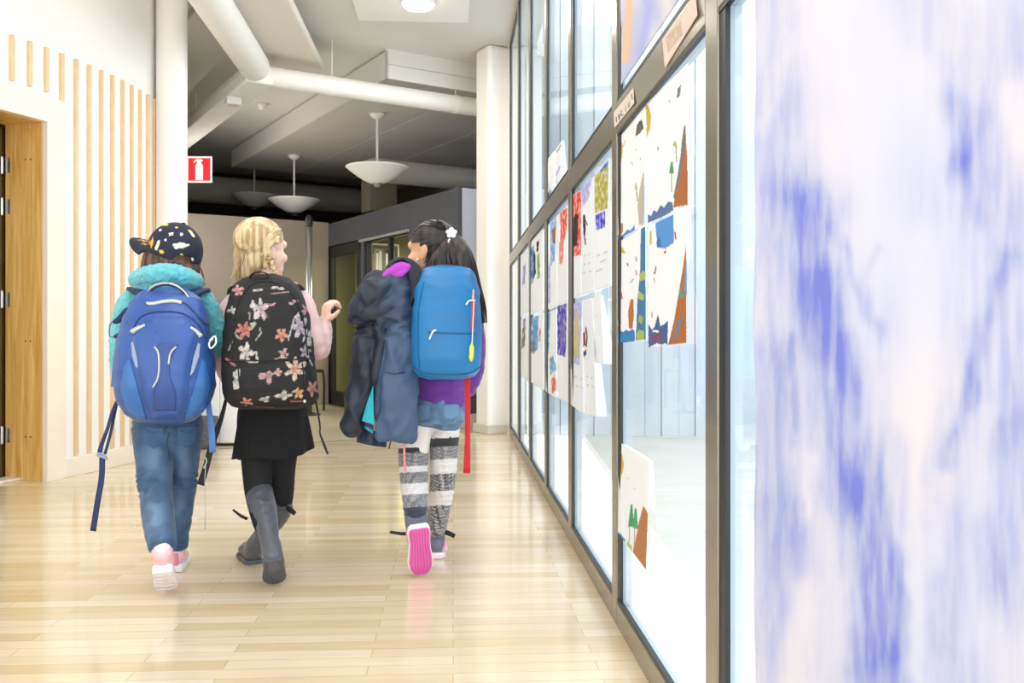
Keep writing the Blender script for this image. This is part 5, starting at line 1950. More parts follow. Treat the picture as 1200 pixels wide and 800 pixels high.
# skirt
g = G()
n = 72
rings = []
for t, hy_, hx, hd_, cx in ((0, 470, 38, 0.088, 320), (0.35, 492, 40, 0.105, 320), (0.7, 514, 42.5, 0.125, 320.5), (1.0, 532, 44, 0.14, 320.5)):
    for th in (0,):
        r = []
        for j in range(n):
            a = 2 * math.pi * j / n
            fl_ = 1 + t * 0.07 * math.sin(a * 9 + 0.6) + t * 0.03 * math.sin(a * 5 + 2)
            x, y = math.cos(a) * hx / F * d * fl_, math.sin(a) * hd_ * fl_
            z = P(0, hy_, d).z + t * 0.02 * (x / 0.14) + t * 0.012 * math.sin(a * 2)
            r.append(Vector((P(cx, hy_, d).x + x, d + y, z)))
        rings.append(r)
vs = [p for r in rings for p in r]
fs = [(i * n + j, i * n + (j + 1) % n, (i + 1) * n + (j + 1) % n, (i + 1) * n + j) for i in range(3) for j in range(n)]
g.add(vs, fs)
sk = g.build('skirt', mat('black_skirt', '#0e0e10', 0.9, bump=(200, 0.3)), kid2, label='short flared black skirt')
md = sk.modifiers.new('sub', 'SUBSURF'); md.levels = 2; md.render_levels = 2
md = sk.modifiers.new('s', 'SOLIDIFY'); md.thickness = 0.005
# tights
g = G()
for s in 'lr':
    h, k, a = J['hip' + s], J['kn' + s], J['an' + s]
    g.tube([h + Vector((0, 0, 0.06)), h, (h + k) / 2, k, k + (a - k) * 0.5], [0.068, 0.07, 0.06 if s == 'l' else 0.056, 0.05, 0.046], n=18)
g.tube([J['pelvis'] + Vector((0, 0, 0.05)), J['pelvis'] - Vector((0, 0, 0.04))], [(0.11, 0.08), (0.11, 0.08)], n=20, k=2)
g.remesh(0.006, 3).build('tights', mat('black_tights', '#0c0d12', 0.8, bump=(400, 0.15)), kid2)
# boots
BOOT = mat('grey_boot', '#565961', 0.3, bump=(30, 0.12), var=(12, 0.08))
BSOLE = mat('dark_boot_sole', '#55575d', 0.55, bump=(60, 0.3))
for s in 'lr':
    k, a, he, to = J['kn' + s], J['an' + s], J['he' + s], J['to' + s]
    f_ = (to - he).normalized()
    up_ = ((a - he) - f_ * (a - he).dot(f_)).normalized()
    lat_ = f_.cross(up_)
    top = P(304, 577, d - 0.05) if s == 'l' else P(328, 594, d + 0.09)
    g = G()
    g.tube([top, top + (a - top) * 0.3, top + (a - top) * 0.72, a + (he - a) * 0.1 + f_ * 0.02, he + f_ * 0.045 + up_ * 0.03],
           [(0.049, 0.052), (0.047, 0.053), (0.034, 0.04), (0.034, 0.042), (0.034, 0.044)], n=22, up=lat_)
    g.tube([he + f_ * 0.04 + up_ * 0.035, he + f_ * 0.11 + up_ * 0.035, he + (to - he) * 0.86 + up_ * 0.025], [(0.036, 0.032), (0.038, 0.032), (0.031, 0.02)], n=18, up=lat_)
    bo = g.remesh(0.005, 4)
    bo.displace(lambda v, n: crease(v, 0.003, 14, 2.2))
    bt = bo.build('boot', BOOT, kid2, label='tall grey leather boot')
    g = G()
    prof = [(-0.0, 0.62), (0.04, 0.8), (0.15, 0.88), (0.35, 0.82), (0.55, 0.92), (0.72, 1.0), (0.85, 0.92), (0.95, 0.62), (1.0, 0.25)]
    out = [(t, h) for t, h in prof] + [(t, -h) for t, h in reversed(prof)]
    Ln = (to - he).length
    r0 = [he + f_ * t * Ln + lat_ * h * 0.042 for t, h in out]
    g.prism(r0, [p + up_ * 0.014 for p in r0])
    so = bevel(g.build('sole', BSOLE, bt), 0.003)
    g = G()
    g.prism([he + f_ * t * Ln + lat_ * h * 0.041 - up_ * 0.008 for t, h in out[:4] + out[-4:]], [he + f_ * t * Ln + lat_ * h * 0.041 + up_ * 0.002 for t, h in out[:4] + out[-4:]])
    bevel(g.build('heel', BSOLE, bt), 0.003)
    g = G()
    if s == 'l':
        g.strap([P(290, 608, d - 0.04), P(282, 604, d - 0.05), P(273, 597, d - 0.05)], [0.011, 0.011, 0.008], 0.004, side=(0, 0, 1))
    else:
        g.strap([P(335, 594, d + 0.05), P(340, 597, d + 0.04), P(346, 602, d + 0.04)], [0.016, 0.02, 0.016], 0.005, side=(0, 0, 1))
    g.build('boot_strap', mat('black_strap', '#1b1b1d', 0.7), bt)
    g = G()
    bb = bo.bvh()
    if s == 'l':
        cord_on(g, bb, [(287, 588), (292, 594), (291, 606)], 0.003)
    else:
        tape_on(g, bb, [(320, 592), (330, 596), (339, 593)], 5, 0.004)
    g.build('trim', mat('boot_trim', '#55565c', 0.5), bt)
# hair
HAIRY = mat('blonde_hair', '#e0c596', 0.42, attr=True, bump=(90, 0.2, (10, 10, 0.6)))
g = G()
fR = frame(J['face'])[3]
g.ell(L2(0, -0.022, 0.034), (0.083, 0.095, 0.084), fR, n=32)
g.tube([P(292, 278, d - 0.02), P(283, 300, d - 0.03), P(281, 324, d - 0.03)], [(0.036, 0.056), (0.026, 0.045), (0.010, 0.02)], n=18)
g.tube([P(303, 285, d - 0.05), P(299, 308, d - 0.055), P(292, 328, d - 0.05)], [(0.055, 0.03), (0.034, 0.03), (0.014, 0.014)], n=18)
g.tube([P(316, 282, d - 0.065), P(318, 296, d - 0.075), P(312, 312, d - 0.075)], [(0.04, 0.02), (0.026, 0.016), (0.012, 0.012)], n=14)
ha = g.remesh(0.0045, 4)
f_, r_, u_, _ = frame(J['face'])
hc = J['head']
def hk(c):
    q = c - hc
    if q.dot(r_) > 0.045 and q.dot(f_) > -0.036 and q.dot(u_) < 0.016:
        return False
    if q.dot(f_) > 0.045 and q.dot(u_) < 0.075:
        return False
    if q.dot(f_) > 0.0 and q.dot(u_) < 0.03 - 0.0:
        return q.dot(f_) < 0.0
    return True
ha.cut(hk)
ha.displace(lambda v, n: 0.0028 * (1 - 2 * abs(nz((v.x * 70, v.y * 70, v.z * 6)))))
rr = random.Random(11)
crown = P(300, 259, d + 0.01)
for i in range(120):
    t = rr.random()
    x = 276 + 26 * t
    st = P(286 + 34 * t + rr.uniform(-3, 3), 268 + rr.uniform(0, 12), d - 0.055 + rr.uniform(-0.01, 0.02))
    md_ = P(278 + 28 * t + rr.uniform(-2, 2), 296 + rr.uniform(-4, 4), d - 0.085 + 0.05 * abs(t - 0.6) + rr.uniform(0, 0.015))
    en = P(x + rr.uniform(-3, 4), 320 + rr.uniform(-8, 12), d - 0.06 + rr.uniform(-0.01, 0.02))
    if i % 3 == 0:
        en = en + Vector((rr.uniform(-0.03, 0.004), 0, rr.uniform(-0.03, 0.01)))
    ha.tube([st, md_, en], [0.003, 0.0026, 0.0007], n=6, k=5)
for i in range(50):                               # swept back from the brow to the parting
    t = i / 49
    a = P(330 - 2 * abs(t - .5), 268 + 15 * t + rr.uniform(-1, 1), d - 0.05 + 0.02 * t)
    m_ = P(317 + rr.uniform(-2, 2), 274 + 13 * t, d - 0.088)
    e_ = P(308 + 6 * t, 294 + rr.uniform(-3, 4), d - 0.09)
    ha.tube([a, m_, e_], [0.002, 0.0034, 0.002], n=6, k=5)
for i in range(12):
    y = 262 + rr.uniform(0, 50)
    ha.tube([P(290, y, d - 0.03), P(278 + rr.uniform(-3, 3), y + 12, d - 0.04), P(272 + rr.uniform(-6, 6), y + 22 + rr.uniform(-5, 8), d - 0.03)], [0.0012, 0.001, 0.0004], n=5, k=5)
ha.paint(hair_col('#a88a60', '#dfc9a0', 70))
hao = ha.build('hair', HAIRY, kid2, label='blonde hair')
g = G()                                          # braid
path, _ = resample([P(308, 296, d - 0.092), P(315, 304, d - 0.098), P(320, 316, d - 0.095), P(328, 326, d - 0.08), P(342, 332, d - 0.07), P(350, 334, d - 0.05)], [1] * 6, 4)
for i, p in enumerate(path[:-3]):
    q = path[min(i + 1, len(path) - 1)]
    t = (q - p).normalized()
    sd = t.cross(Vector((0, 1, 0))).normalized()
    k = 0.95 - 0.35 * i / len(path)
    s_ = 1 if i % 2 else -1
    g.tube([p + sd * 0.010 * s_ * k, p + t * 0.010 + sd * 0.003 * s_ + Vector((0, -0.006, 0)) * k, p + t * 0.018 - sd * 0.007 * s_ * k], [0.004 * k, 0.0085 * k, 0.004 * k], n=10, k=4)
g.tube(path[-6:], [0.006, 0.007, 0.008, 0.007, 0.006, 0.003], n=10, k=2)
g.paint(hair_col('#9c7a4c', '#e6cfa2', 90))
g.build('braid', HAIRY, hao)
# ---- floral backpack
bp2 = thing('backpack', 'black backpack printed with pink and white flowers on the blonde child', 'backpack', P(318, 478, 3.28))
secs = [(322, 297, 322, 3.31, 3.36), (326, 287, 336, 3.27, 3.38), (334, 277, 347, 3.24, 3.385), (348, 271, 353, 3.21, 3.385), (370, 267, 360, 3.19, 3.385), (400, 264.5, 364, 3.175, 3.385), (424, 263.5, 366, 3.165, 3.385), (430, 263.5, 367, 3.15, 3.385), (452, 264.5, 370, 3.145, 3.385), (466, 267, 371, 3.155, 3.385), (474, 274, 366, 3.18, 3.38), (478, 288, 352, 3.22, 3.35)]
b2 = bag_loft(secs, 3.2, vox=0.0042, sm=4)
b2.displace(lambda v, n: crease(v, 0.0045, 9, 1.6) * (1 if v.z > EYE + (HY - 424) / F * 3.2 else 0.5))
def petal_flower(px, py, cx, cy, R, k, rot, w, c1, c2, elong=1.0):
    dx, dy = px - cx, (py - cy) * elong
    q = math.hypot(dx, dy) / R
    if q > 1.05:
        return None
    a = math.atan2(dy, dx) + rot
    edge = w + (1 - w) * abs(math.cos(a * k / 2)) ** 1.1
    edge *= 0.86 + 0.3 * nz((cx * 3.1, a * 1.2, cy))
    edge += 0.10 * nz((cx + a * 1.5, cy, q * 3))
    if q > edge:
        return None
    t = q / edge
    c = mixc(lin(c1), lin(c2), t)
    if abs(math.sin(a * k / 2)) > 0.93 and t > 0.25:
        c = mixc(c, lin('#3a2a2e'), 0.45)
    return c
FLW = [(305, 362, 14, 5, 0.3, .25, '#d9a0b4', '#f2eef0', 0.8), (286, 386, 14, 6, 0.2, .22, '#d8605c', '#e9a398', 1), (330, 392, 11, 5, 1.0, .3, '#e98a3c', '#f0b9a8', 1), (351, 383, 14, 5, 0.6, .28, '#b9a9bf', '#e4d4de', 0.75),
       (288, 413, 12, 5, 1.3, .25, '#cfc4bc', '#f4efe9', 0.8), (313, 441, 11, 3, 0.9, .3, '#c88f92', '#e0bcbc', 1), (326, 436, 7, 4, 0.2, .3, '#d89a90', '#e8c0b4', 1), (346, 432, 16, 6, 0.5, .2, '#e69a6c', '#f6e0cc', 1), (277, 444, 10, 2, 1.4, .2, '#cfd2cc', '#eceae4', 0.6),
       (333, 463, 12, 4, 0.0, .3, '#b8b4ac', '#f0ece6', 1.6), (350, 460, 8, 5, 0.4, .3, '#eaa04c', '#f3cf9a', 1), (366, 455, 9, 5, 0.9, .3, '#d8706c', '#e8a79c', 0.8), (279, 340, 9, 5, 0.5, .3, '#e07890', '#f0b8b8', 1), (316, 357, 9, 2, 0.1, .3, '#d87f8c', '#e8b0b4', 2.2),
       (358, 412, 9, 5, 0.2, .25, '#b6a4b8', '#dcd0da', 0.9), (333, 414, 8, 4, 1.2, .3, '#d59aa4', '#efc9c9', 1), (289, 471, 9, 5, 0.8, .3, '#e0806c', '#ecb49c', 1.3), (363, 396, 8, 2, 1.2, .3, '#c9c4c0', '#eeeae6', 0.6), (303, 340, 7, 2, 0.2, .3, '#e0b4b8', '#f0e4e0', 2), (326, 337, 10, 2, -0.3, .25, '#c8b0b4', '#efe2dc', 2.4), (272, 363, 6, 4, 0.2, .3, '#b9bdb4', '#e0e2da', 1), (344, 354, 8, 2, 0.9, .25, '#d0929c', '#e8c0c0', 1.8), (311, 468, 8, 3, 0.9, .3, '#a8a49c', '#dcd8d0', 1.6), (358, 363, 7, 5, 0.9, .3, '#c88890', '#e2b4b4', 1), (297, 380, 5, 3, 0.5, .3, '#b8c0a8', '#dde0cc', 1)]
SPR = [([(296, 352), (300, 372)], 0.9, '#e8e2e0'), ([(300, 398), (306, 390), (304, 384)], 0.7, '#c8ccc0'), ([(338, 398), (345, 372), (350, 366)], 0.8, '#d8d0d8'), ([(355, 400), (360, 386)], 0.8, '#e4dce0'), ([(280, 396), (275, 390)], 0.8, '#c8c4b8'), ([(300, 412), (302, 424), (292, 424)], 0.9, '#eeeae4'),
       ([(322, 420), (336, 418)], 0.7, '#d0a8a8'), ([(362, 420), (366, 428)], 0.9, '#d8d0d4'), ([(318, 344), (338, 342)], 0.7, '#c898a0'), ([(268, 410), (272, 400)], 0.8, '#d8b0a8'), ([(310, 366), (314, 372)], 0.8, '#a0607c'), ([(292, 366), (293, 374)], 0.8, '#b8b4c0'), ([(265, 420), (275, 428)], 1.2, '#d08890'), ([(340, 470), (356, 470)], 0.9, '#b46a64'), ([(300, 476), (320, 477)], 0.9, '#b46a64')]
def b2col(v):
    px, py = proj(v)
    if v.y < 3.40:
        for f in FLW:
            f2 = (f[0], f[1], f[2] * 0.92) + f[3:]
            c = petal_flower(px + 1.6 * nz((px * .13, py * .13, 1)), py + 1.6 * nz((px * .13, py * .13, 8)), *f2)
            if c:
                k = 0.62 + 0.5 * nz((px * 0.22, py * 0.3, 4)) * 0.8
                return tuple(x * max(0.18, min(0.78, k * 0.9)) for x in c)
        for p_, w, c in SPR:
            if seg_dist(px, py, p_) < w:
                return mixc(lin('#19181c'), lin(c), 0.6)
    return lin('#121114')
b2.paint(b2col)
FLOR = mat('floral_canvas', '#19181c', 0.75, attr=True, bump=(300, 0.15))
b2.build('body', FLOR, bp2, label='black canvas with a printed flower pattern')
bv = b2.bvh()
BLKW = mat('black_webbing', '#1a1a1d', 0.75, bump=(300, 0.2))
for pth in ([(266, 423), (290, 422.5), (320, 422), (350, 421), (365, 420)], [(272, 420), (272, 390), (279, 356), (292, 336), (308, 330), (330, 334), (346, 350), (356, 380), (360, 416)], [(268, 468), (290, 474), (320, 476), (350, 474), (368, 466)], [(279, 428), (281, 450), (284, 470)], [(354, 426), (357, 450), (356, 470)]):
    g = G()
    cord_on(g, bv, pth, 0.0024, 0.0015)
    g.build('seam', BLKW, bp2)
g = G()
g.strap([P(293, 332, 3.28), P(294, 323, 3.27), P(300, 319, 3.265), P(308, 319, 3.265), P(314, 322, 3.27), P(316, 331, 3.28)], 0.017, 0.004, side=(0, 1, 0))
g.build('handle', BLKW, bp2)
for pts in ([P(284, 336, 3.37), P(276, 338, 3.42), P(273, 344, 3.50), P(276, 366, 3.56)], [P(336, 334, 3.37), P(347, 336, 3.42), P(351, 344, 3.50), P(347, 366, 3.56)]):
    g = G()
    g.strap(pts, 0.046, 0.013, side=(1, 0.1, 0))
    g.build('shoulder_strap', BLKW, bp2)
g = G()
g.strap([P(266, 462, 3.32), P(262, 480, 3.31), P(256, 500, 3.3), P(248, 522, 3.3), P(242, 545, 3.3), P(235, 568, 3.3)], [0.011, 0.015, 0.02, 0.023, 0.024, 0.027], 0.003)
g.build('hanging_strap', BLKW, bp2)
g = G()
g.strap([P(369, 464, 3.3), P(373, 486, 3.29), P(375, 500, 3.29), P(375, 508, 3.29), P(380, 521, 3.29), P(384, 532, 3.29)], [0.006, 0.007, 0.006, 0.006, 0.009, 0.007], 0.003)
g.build('hanging_strap', BLKW, bp2)
g = G()
g.ell(P(357, 470, 3.165), (0.006, 0.004, 0.006))
g.build('stud', CHROME, bp2)

# ================================================================== third child: dark ponytail, purple sweater, striped leggings
d = 3.58
J = dict(head=P(504, 293, d), face=(-0.9, 0.42, -0.04), neck=P(516, 330, d), chest=P(518, 368, d), pelvis=P(512, 474, d),
         shl=P(488, 350, d + 0.02), ell=P(466, 396, d + 0.05), wrl=P(483, 330, d + 0.02), shr=P(547, 352, d), elr=P(556, 415, d + 0.02), wrr=P(546, 458, d + 0.03),
         hipl=P(492, 486, d), knl=P(485, 556, d - 0.03), anl=P(487, 604, 3.425), hel=P(492, 618, 3.335), tol=P(494, 677, 3.40),
         hipr=P(524, 486, d + 0.02), knr=P(519, 560, d + 0.06), anr=P(511, 622, 3.70), her=P(511, 654, 3.68), tor=P(513, 640, 3.88),
         handl=((-0.2, -0.1, 1), (0.9, 0.0, 0.1), 1, (45, 60, 45)), handr=((-0.05, 0.1, -1), (-0.9, 0.25, 0), -1, (22, 28, 20)))
J['hel'] = P(491, 617, 3.345); J['tol'] = Vector((P(494, 677, 3.42).x, 3.42, 0.004))
J['her'].z = J['tor'].z = 0.002
base3 = Vector((J['pelvis'].x, d, 0))
kid3, L3 = person_body('person', 'child with long dark ponytail, purple sweater, denim shorts and striped leg warmers', base3, SKIN3, J, 1.0)
# sweater
g = G()
g.tube([P(514, 478, d), P(514, 456, d), P(516, 410, d), P(518, 368, d), P(518, 344, d)], [(0.108, 0.085), (0.112, 0.092), (0.11, 0.095), (0.12, 0.09), (0.06, 0.06)], n=26, capf=0.1)
g.tube([P(503, 346, d), J['shl'], P(476, 376, d + 0.04), J['ell'], P(474, 366, d + 0.04), P(481, 342, d + 0.025)], [0.045, 0.048, 0.044, 0.042, 0.037, 0.032], n=18)
g.tube([P(533, 348, d), J['shr'], P(553, 384, d + 0.01), J['elr'], P(553, 438, d + 0.025), P(547, 456, d + 0.03)], [0.045, 0.047, 0.044, 0.043, 0.04, 0.036], n=20)
sw = g.remesh(0.006, 4)
sw.displace(lambda v, n: crease(v, 0.0045, 15, 1.8))
PURP = mat('purple_knit', '#6a3796', 0.9, bump=(350, 0.25), sheen=0.3, var=(14, 0.08))
swo = sw.build('sweater', PURP, kid3, label='purple sweater')
# shorts
g = G()
g.tube([P(512, 462, d), P(512, 478, d), P(512, 492, d)], [(0.102, 0.085), (0.11, 0.092), (0.106, 0.088)], n=26, capf=0.15)
for s, dx in (('l', -1), ('r', 1)):
    h, k = J['hip' + s], J['kn' + s]
    g.tube([h + Vector((0, 0, 0.03)), h, h + (k - h) * 0.16], [0.058, 0.06, 0.062], n=22, k=3, cap=True, capf=0.2)
sh = g.remesh(0.0055, 3)
sh.displace(lambda v, n: crease(v, 0.004, 18, 2.0))
sh.paint(lambda v: mixc(lin('#4f7196'), lin('#7391b0'), smooth01(0.4 + 0.9 * nz(v, 40))))
so_ = sh.build('shorts', mat('denim', '#446fa0'), kid3, label='light denim shorts')
sb = sh.bvh()
for pl in ([(485, 474), (504, 474), (503, 489), (494, 493), (486, 488)], [(519, 474), (538, 473), (537, 487), (528, 492), (520, 488)]):
    g = G()
    patch_on(g, sb, pl, 0.003)
    g.build('pocket', mat('denim_light', '#6f92b6', 0.85, bump=(420, 0.25)), so_)
# white tights and striped knitted leg warmers
WT = mat('white_tights', '#efe9e4', 0.8, bump=(300, 0.1))
g = G()
for s in 'lr':
    h, k, a = J['hip' + s], J['kn' + s], J['an' + s]
    g.tube([h + Vector((0, 0, 0.04)), h, (h + k) / 2, k, a], [0.05, 0.055, 0.05, 0.04, 0.03], n=20)
g.tube([J['pelvis'] + Vector((0, 0, 0.03)), J['pelvis'], J['pelvis'] - Vector((0, 0, 0.03))], [(0.1, 0.08), (0.106, 0.086), (0.1, 0.08)], n=24, k=3, capf=0.3)
g.remesh(0.006, 3).build('tights', WT, kid3, label='white tights')
BANDS = {'l': [(500, 524, 'w'), (524, 530, 'k'), (530, 546, 'g'), (546, 553, 'w'), (553, 566, 'g'), (566, 579, 'w'), (579, 594, 'g'), (594, 620, 'n')],
         'r': [(500, 513, 'w'), (513, 523, 'k'), (523, 538, 'g'), (538, 555, 'w'), (555, 575, 'd'), (575, 592, 'w'), (592, 618, 'd')]}
KNIT = mat('striped_knit', '#ffffff', 0.95, attr=True, bump=(260, 0.5), sheen=0.2)
for s in 'lr':
    h, k, a = J['hip' + s], J['kn' + s], J['an' + s]
    top = P(484, 517, d) if s == 'l' else P(521, 512, d + 0.03)
    g = G()
    g.tube([top, (top + k) / 2, k, k + (a - k) * 0.4, a + (k - a) * 0.08], [(0.058, 0.06), (0.057, 0.06), (0.053, 0.055), (0.05, 0.054), (0.042, 0.046)] if s == 'l' else [(0.056, 0.06), (0.054, 0.058), (0.05, 0.052), (0.046, 0.05), (0.039, 0.044)], n=24, cap=True)
    lw = g.remesh(0.004, 3)
    lw.displace(lambda v, n: 0.002 * math.sin(v.z * 260) * 0.5 + crease(v, 0.0025, 12, 2.5))
    def lwc(v, s=s):
        px, py = proj(v)
        py += 0.06 * (px - (485 if s == 'l' else 518))
        for y0, y1, c in BANDS[s]:
            if y0 <= py < y1:
                break
        chk = math.sin(px * 2.2 + py * 1.9) * math.sin(px * 2.2 - py * 1.9)
        if c == 'w':
            return lin('#ece8e8') if (chk > -0.55) else lin('#d4d0d4')
        if c == 'k':
            return lin('#37363b')
        if c == 'g':
            return lin('#747479') if chk < 0.1 else lin('#aaa8ad')
        if c == 'd':
            return lin('#4a4a50') if chk < 0.15 else lin('#c9c7cb')
        return lin('#3b3f52')
    lw.paint(lwc)
    lw.build('leg_warmer', KNIT, kid3, label='grey and white striped knitted leg warmer')
# sneakers: grey with pink soles
GRSH = mat('grey_sneaker', '#6b6f80', 0.75, bump=(220, 0.3), var=(12, 0.1))
MAG = mat('magenta_sole', '#e268b4', 0.6, bump=(40, 0.1))
for s in 'lr':
    an2 = J['an' + s] + (J['he' + s] - J['an' + s]) * 0.1
    u, so, fr = shoe(kid3, J['he' + s], J['to' + s], an2, (GRSH, SOLEW), w=0.047 if s == 'l' else 0.04, sole=0.024, high=0.012)
    f_, up_, lat_, Ln_ = fr
    prof = [(0.03, 0.62), (0.06, 0.78), (0.15, 0.84), (0.35, 0.78), (0.55, 0.86), (0.72, 0.94), (0.85, 0.86), (0.94, 0.58), (0.98, 0.25)]
    out = [(t, h) for t, h in prof] + [(t, -h) for t, h in reversed(prof)]
    w_s = 0.0465 if s == 'l' else 0.039
    r0 = [J['he' + s] + f_ * t * Ln_ + lat_ * h * w_s - up_ * 0.003 for t, h in out]
    g = G()
    g.prism(r0, [p + up_ * 0.006 for p in r0])
    ou = bevel(g.build('outsole', MAG, u, label='bright pink outsole'), 0.002, 2, 50)
    g = G()
    for q in range(7):
        x = (q - 3) / 3.6
        pts = [J['he' + s] + f_ * t * Ln_ + lat_ * (x * h * w_s * 0.94) - up_ * 0.0035 for t, h in prof[1:-1]]
        g.tube(pts, 0.0016, n=5, k=2)
    g.build('groove', mat('sole_groove', '#c84f9c', 0.6), ou)
    g = G()
    bk_ = J['he' + s] + up_ * 0.03
    for x in (-1, 1):
        g.tube([bk_ + lat_ * x * 0.030 + f_ * 0.02, bk_ + lat_ * x * 0.034 + f_ * 0.05 + up_ * 0.02, bk_ + lat_ * x * 0.036 + f_ * 0.075 + up_ * 0.012], [0.009, 0.010, 0.007], n=8, up=lat_)
    g.build('pink_panel', mat('sneaker_pink', '#eaa3c8', 0.7), u)
    g = G()
    if s == 'l':
        g.strap([P(483, 625, 3.44), P(470, 625, 3.44), P(457, 623, 3.44)], [0.014, 0.013, 0.010], 0.004, side=(0, 0, 1))
    else:
        g.strap([P(515, 621, 3.70), P(524, 624, 3.69), P(533, 628, 3.69)], [0.018, 0.02, 0.018], 0.005, side=(0, 0, 1))
    g.build('shoe_strap', mat('black_strap', '#1b1b1d'), u)
# hair and ponytail
HAIRK = mat('black_hair', '#1c1818', 0.38, attr=True, bump=(90, 0.2, (10, 10, 0.6)))
g = G()
fR = frame(J['face'])[3]
g.ell(L3(0, -0.02, 0.034), (0.082, 0.094, 0.082), fR, n=32)
g.ell(P(522, 281, d - 0.03), (0.04, 0.05, 0.05), n=20)
ha = g.remesh(0.0045, 4)
f_, r_, u_, _ = frame(J['face'])
hc = J['head']
ha.cut(lambda c: not ((c - hc).dot(f_) > 0.05 and (c - hc).dot(u_) < 0.07) and not ((c - hc).dot(f_) > -0.002 and (c - hc).dot(u_) < 0.024))
pt = P(526, 275, d - 0.05)
ha.displace(lambda v, n: 0.0022 * (1 - 2 * abs(nz(((v - pt).length * 4, math.atan2(v.z - pt.z, v.x - pt.x) * 9, v.y * 12)))))
rr = random.Random(21)
for i in range(70):                               # combed back towards the tie
    a = rr.uniform(0, 1)
    st = P(483 + 34 * a ** 1.2, 276 - 18 * math.sin(min(1, a * 1.1) * math.pi * 0.55) + rr.uniform(-2, 8), d - 0.04 - 0.035 * a)
    md_ = (st + pt) / 2 + Vector((0, -0.026, 0.010 + rr.uniform(-0.004, 0.004)))
    ha.tube([st, md_, pt + Vector((rr.uniform(-.008, .008), rr.uniform(-.01, .01), rr.uniform(-.012, .012)))], [0.0014, 0.0024, 0.002], n=5, k=5)
for i in range(22):
    y = 290 + 22 * i / 21
    ha.tube([P(499 + rr.uniform(-2, 2), y + 4, d - 0.075), P(510, y - 3, d - 0.09), pt], [0.0016, 0.0026, 0.002], n=5, k=5)
ha.paint(hair_col('#120f10', '#3a302e', 60))
hao = ha.build('hair', HAIRK, kid3, label='dark hair pulled back')
g = G()
spine = [pt, P(536, 288, d - 0.075), P(544, 310, d - 0.10), P(552, 334, d - 0.10), P(561, 358, d - 0.09), P(566, 378, d - 0.08)]
g.tube(spine, [(0.016, 0.016), (0.036, 0.028), (0.044, 0.026), (0.034, 0.02), (0.02, 0.014), (0.006, 0.005)], n=20)
g.tube([P(526, 278, d - 0.06), P(518, 296, d - 0.085), P(517, 312, d - 0.10), P(522, 322, d - 0.12)], [(0.014, 0.014), (0.03, 0.02), (0.036, 0.016), (0.018, 0.01)], n=18)
pn = g.remesh(0.0045, 4)
pn.displace(lambda v, n: 0.0026 * (1 - 2 * abs(nz((v.x * 70 + v.z * 22, v.y * 60, v.z * 4)))))
for i in range(90):
    o = [Vector((rr.uniform(-1, 1), rr.uniform(-1, 0.4), 0)) for _ in range(1)][0]
    sc_ = [0.012, 0.034, 0.042, 0.036, 0.026, 0.016]
    pts = [p + Vector((o.x * s_, o.y * s_ * 0.7, 0)) for p, s_ in zip(spine, sc_)]
    if i % 3 == 0:
        pts = pts[:5]
    pn.tube(pts, [0.003, 0.0032, 0.003, 0.0028, 0.002, 0.0006][:len(pts)], n=6, k=4)
for i in range(30):
    x = rr.uniform(-1, 1)
    pn.tube([P(525, 280, d - 0.06), P(517 + 9 * x, 298, d - 0.10), P(515 + 14 * x, 316 + rr.uniform(-4, 6), d - 0.14)], [0.003, 0.003, 0.001], n=6, k=4)
pn.paint(hair_col('#141012', '#453835', 60))
pn.build('ponytail', HAIRK, hao)
g = G()                                          # white flower scrunchie
fc_ = P(529, 273, d - 0.085)
for q in range(5):
    a = q * 2 * math.pi / 5 + 0.3
    g.ell(fc_ + Vector((0.0125 * math.cos(a), -0.004, 0.0125 * math.sin(a))), (0.010, 0.005, 0.009), n=12)
g.ell(fc_ + Vector((0, -0.008, 0)), 0.005, n=10)
g.ell(P(527, 283, d - 0.085), (0.008, 0.005, 0.012), n=12)
g.build('hair_flower', mat('flower_white', '#f4f2f4', 0.6), hao)
g = G()
g.tube([pt + Vector((0.016 * math.cos(a), -0.016 * math.sin(a) * 0.5, 0.016 * math.sin(a))) for a in [i * math.pi / 4 for i in range(9)]], 0.005, n=8, k=3)
g.build('hair_tie', mat('tie_lilac', '#8d7fb4', 0.7), hao)
g = G()
g.ell(P(489.5, 304, d - 0.06), 0.005, n=12)
g.build('earring', mat('pearl', '#f4f0ea', 0.2), kid3)
g = G()                                          # red lanyard at the neck
g.tube([P(500, 312, d - 0.06), P(503, 303, d - 0.075), P(510, 299, d - 0.09), P(518, 300, d - 0.10)], 0.0035, n=8)
g.build('lanyard', mat('lanyard_red', '#d84a58', 0.6), kid3)
# ---- turquoise blue backpack
bp3 = thing('backpack', 'plain bright azure backpack with a red zip cord on the dark haired child', 'backpack', P(523, 443, 3.38))
secs = [(313.5, 505, 545, 3.40, 3.45), (316, 497, 551, 3.36, 3.47), (324, 492, 556, 3.32, 3.475), (340, 488, 560.5, 3.29, 3.475), (362, 485, 563, 3.265, 3.475), (390, 483.5, 564, 3.255, 3.475), (420, 483.5, 563.5, 3.255, 3.475), (433, 485, 561.5, 3.27, 3.475), (440, 490, 556, 3.30, 3.46), (443.5, 502, 545, 3.34, 3.43)]
b3 = bag_loft(secs, 3.0)
def b3f(v, n):
    px, py = proj(v)
    k = 1.2 if py < 350 else 0.5
    return crease(v, 0.006 * k, 8, 1.3)
b3.displace(b3f)
AZ = mat('azure_nylon', '#1473b2', 0.45, bump=(600, 0.12), var=(8, 0.08))
b3.build('body', AZ, bp3)
bv = b3.bvh()
for pth in ([(484, 430), (500, 437), (525, 439), (550, 437), (562, 430)], [(497, 330), (491, 360), (490, 400), (492, 434)]):
    g = G()
    cord_on(g, bv, pth, 0.0022, 0.0012)
    g.build('seam', mat('azure_dark', '#0f568a', 0.5), bp3)
g = G()
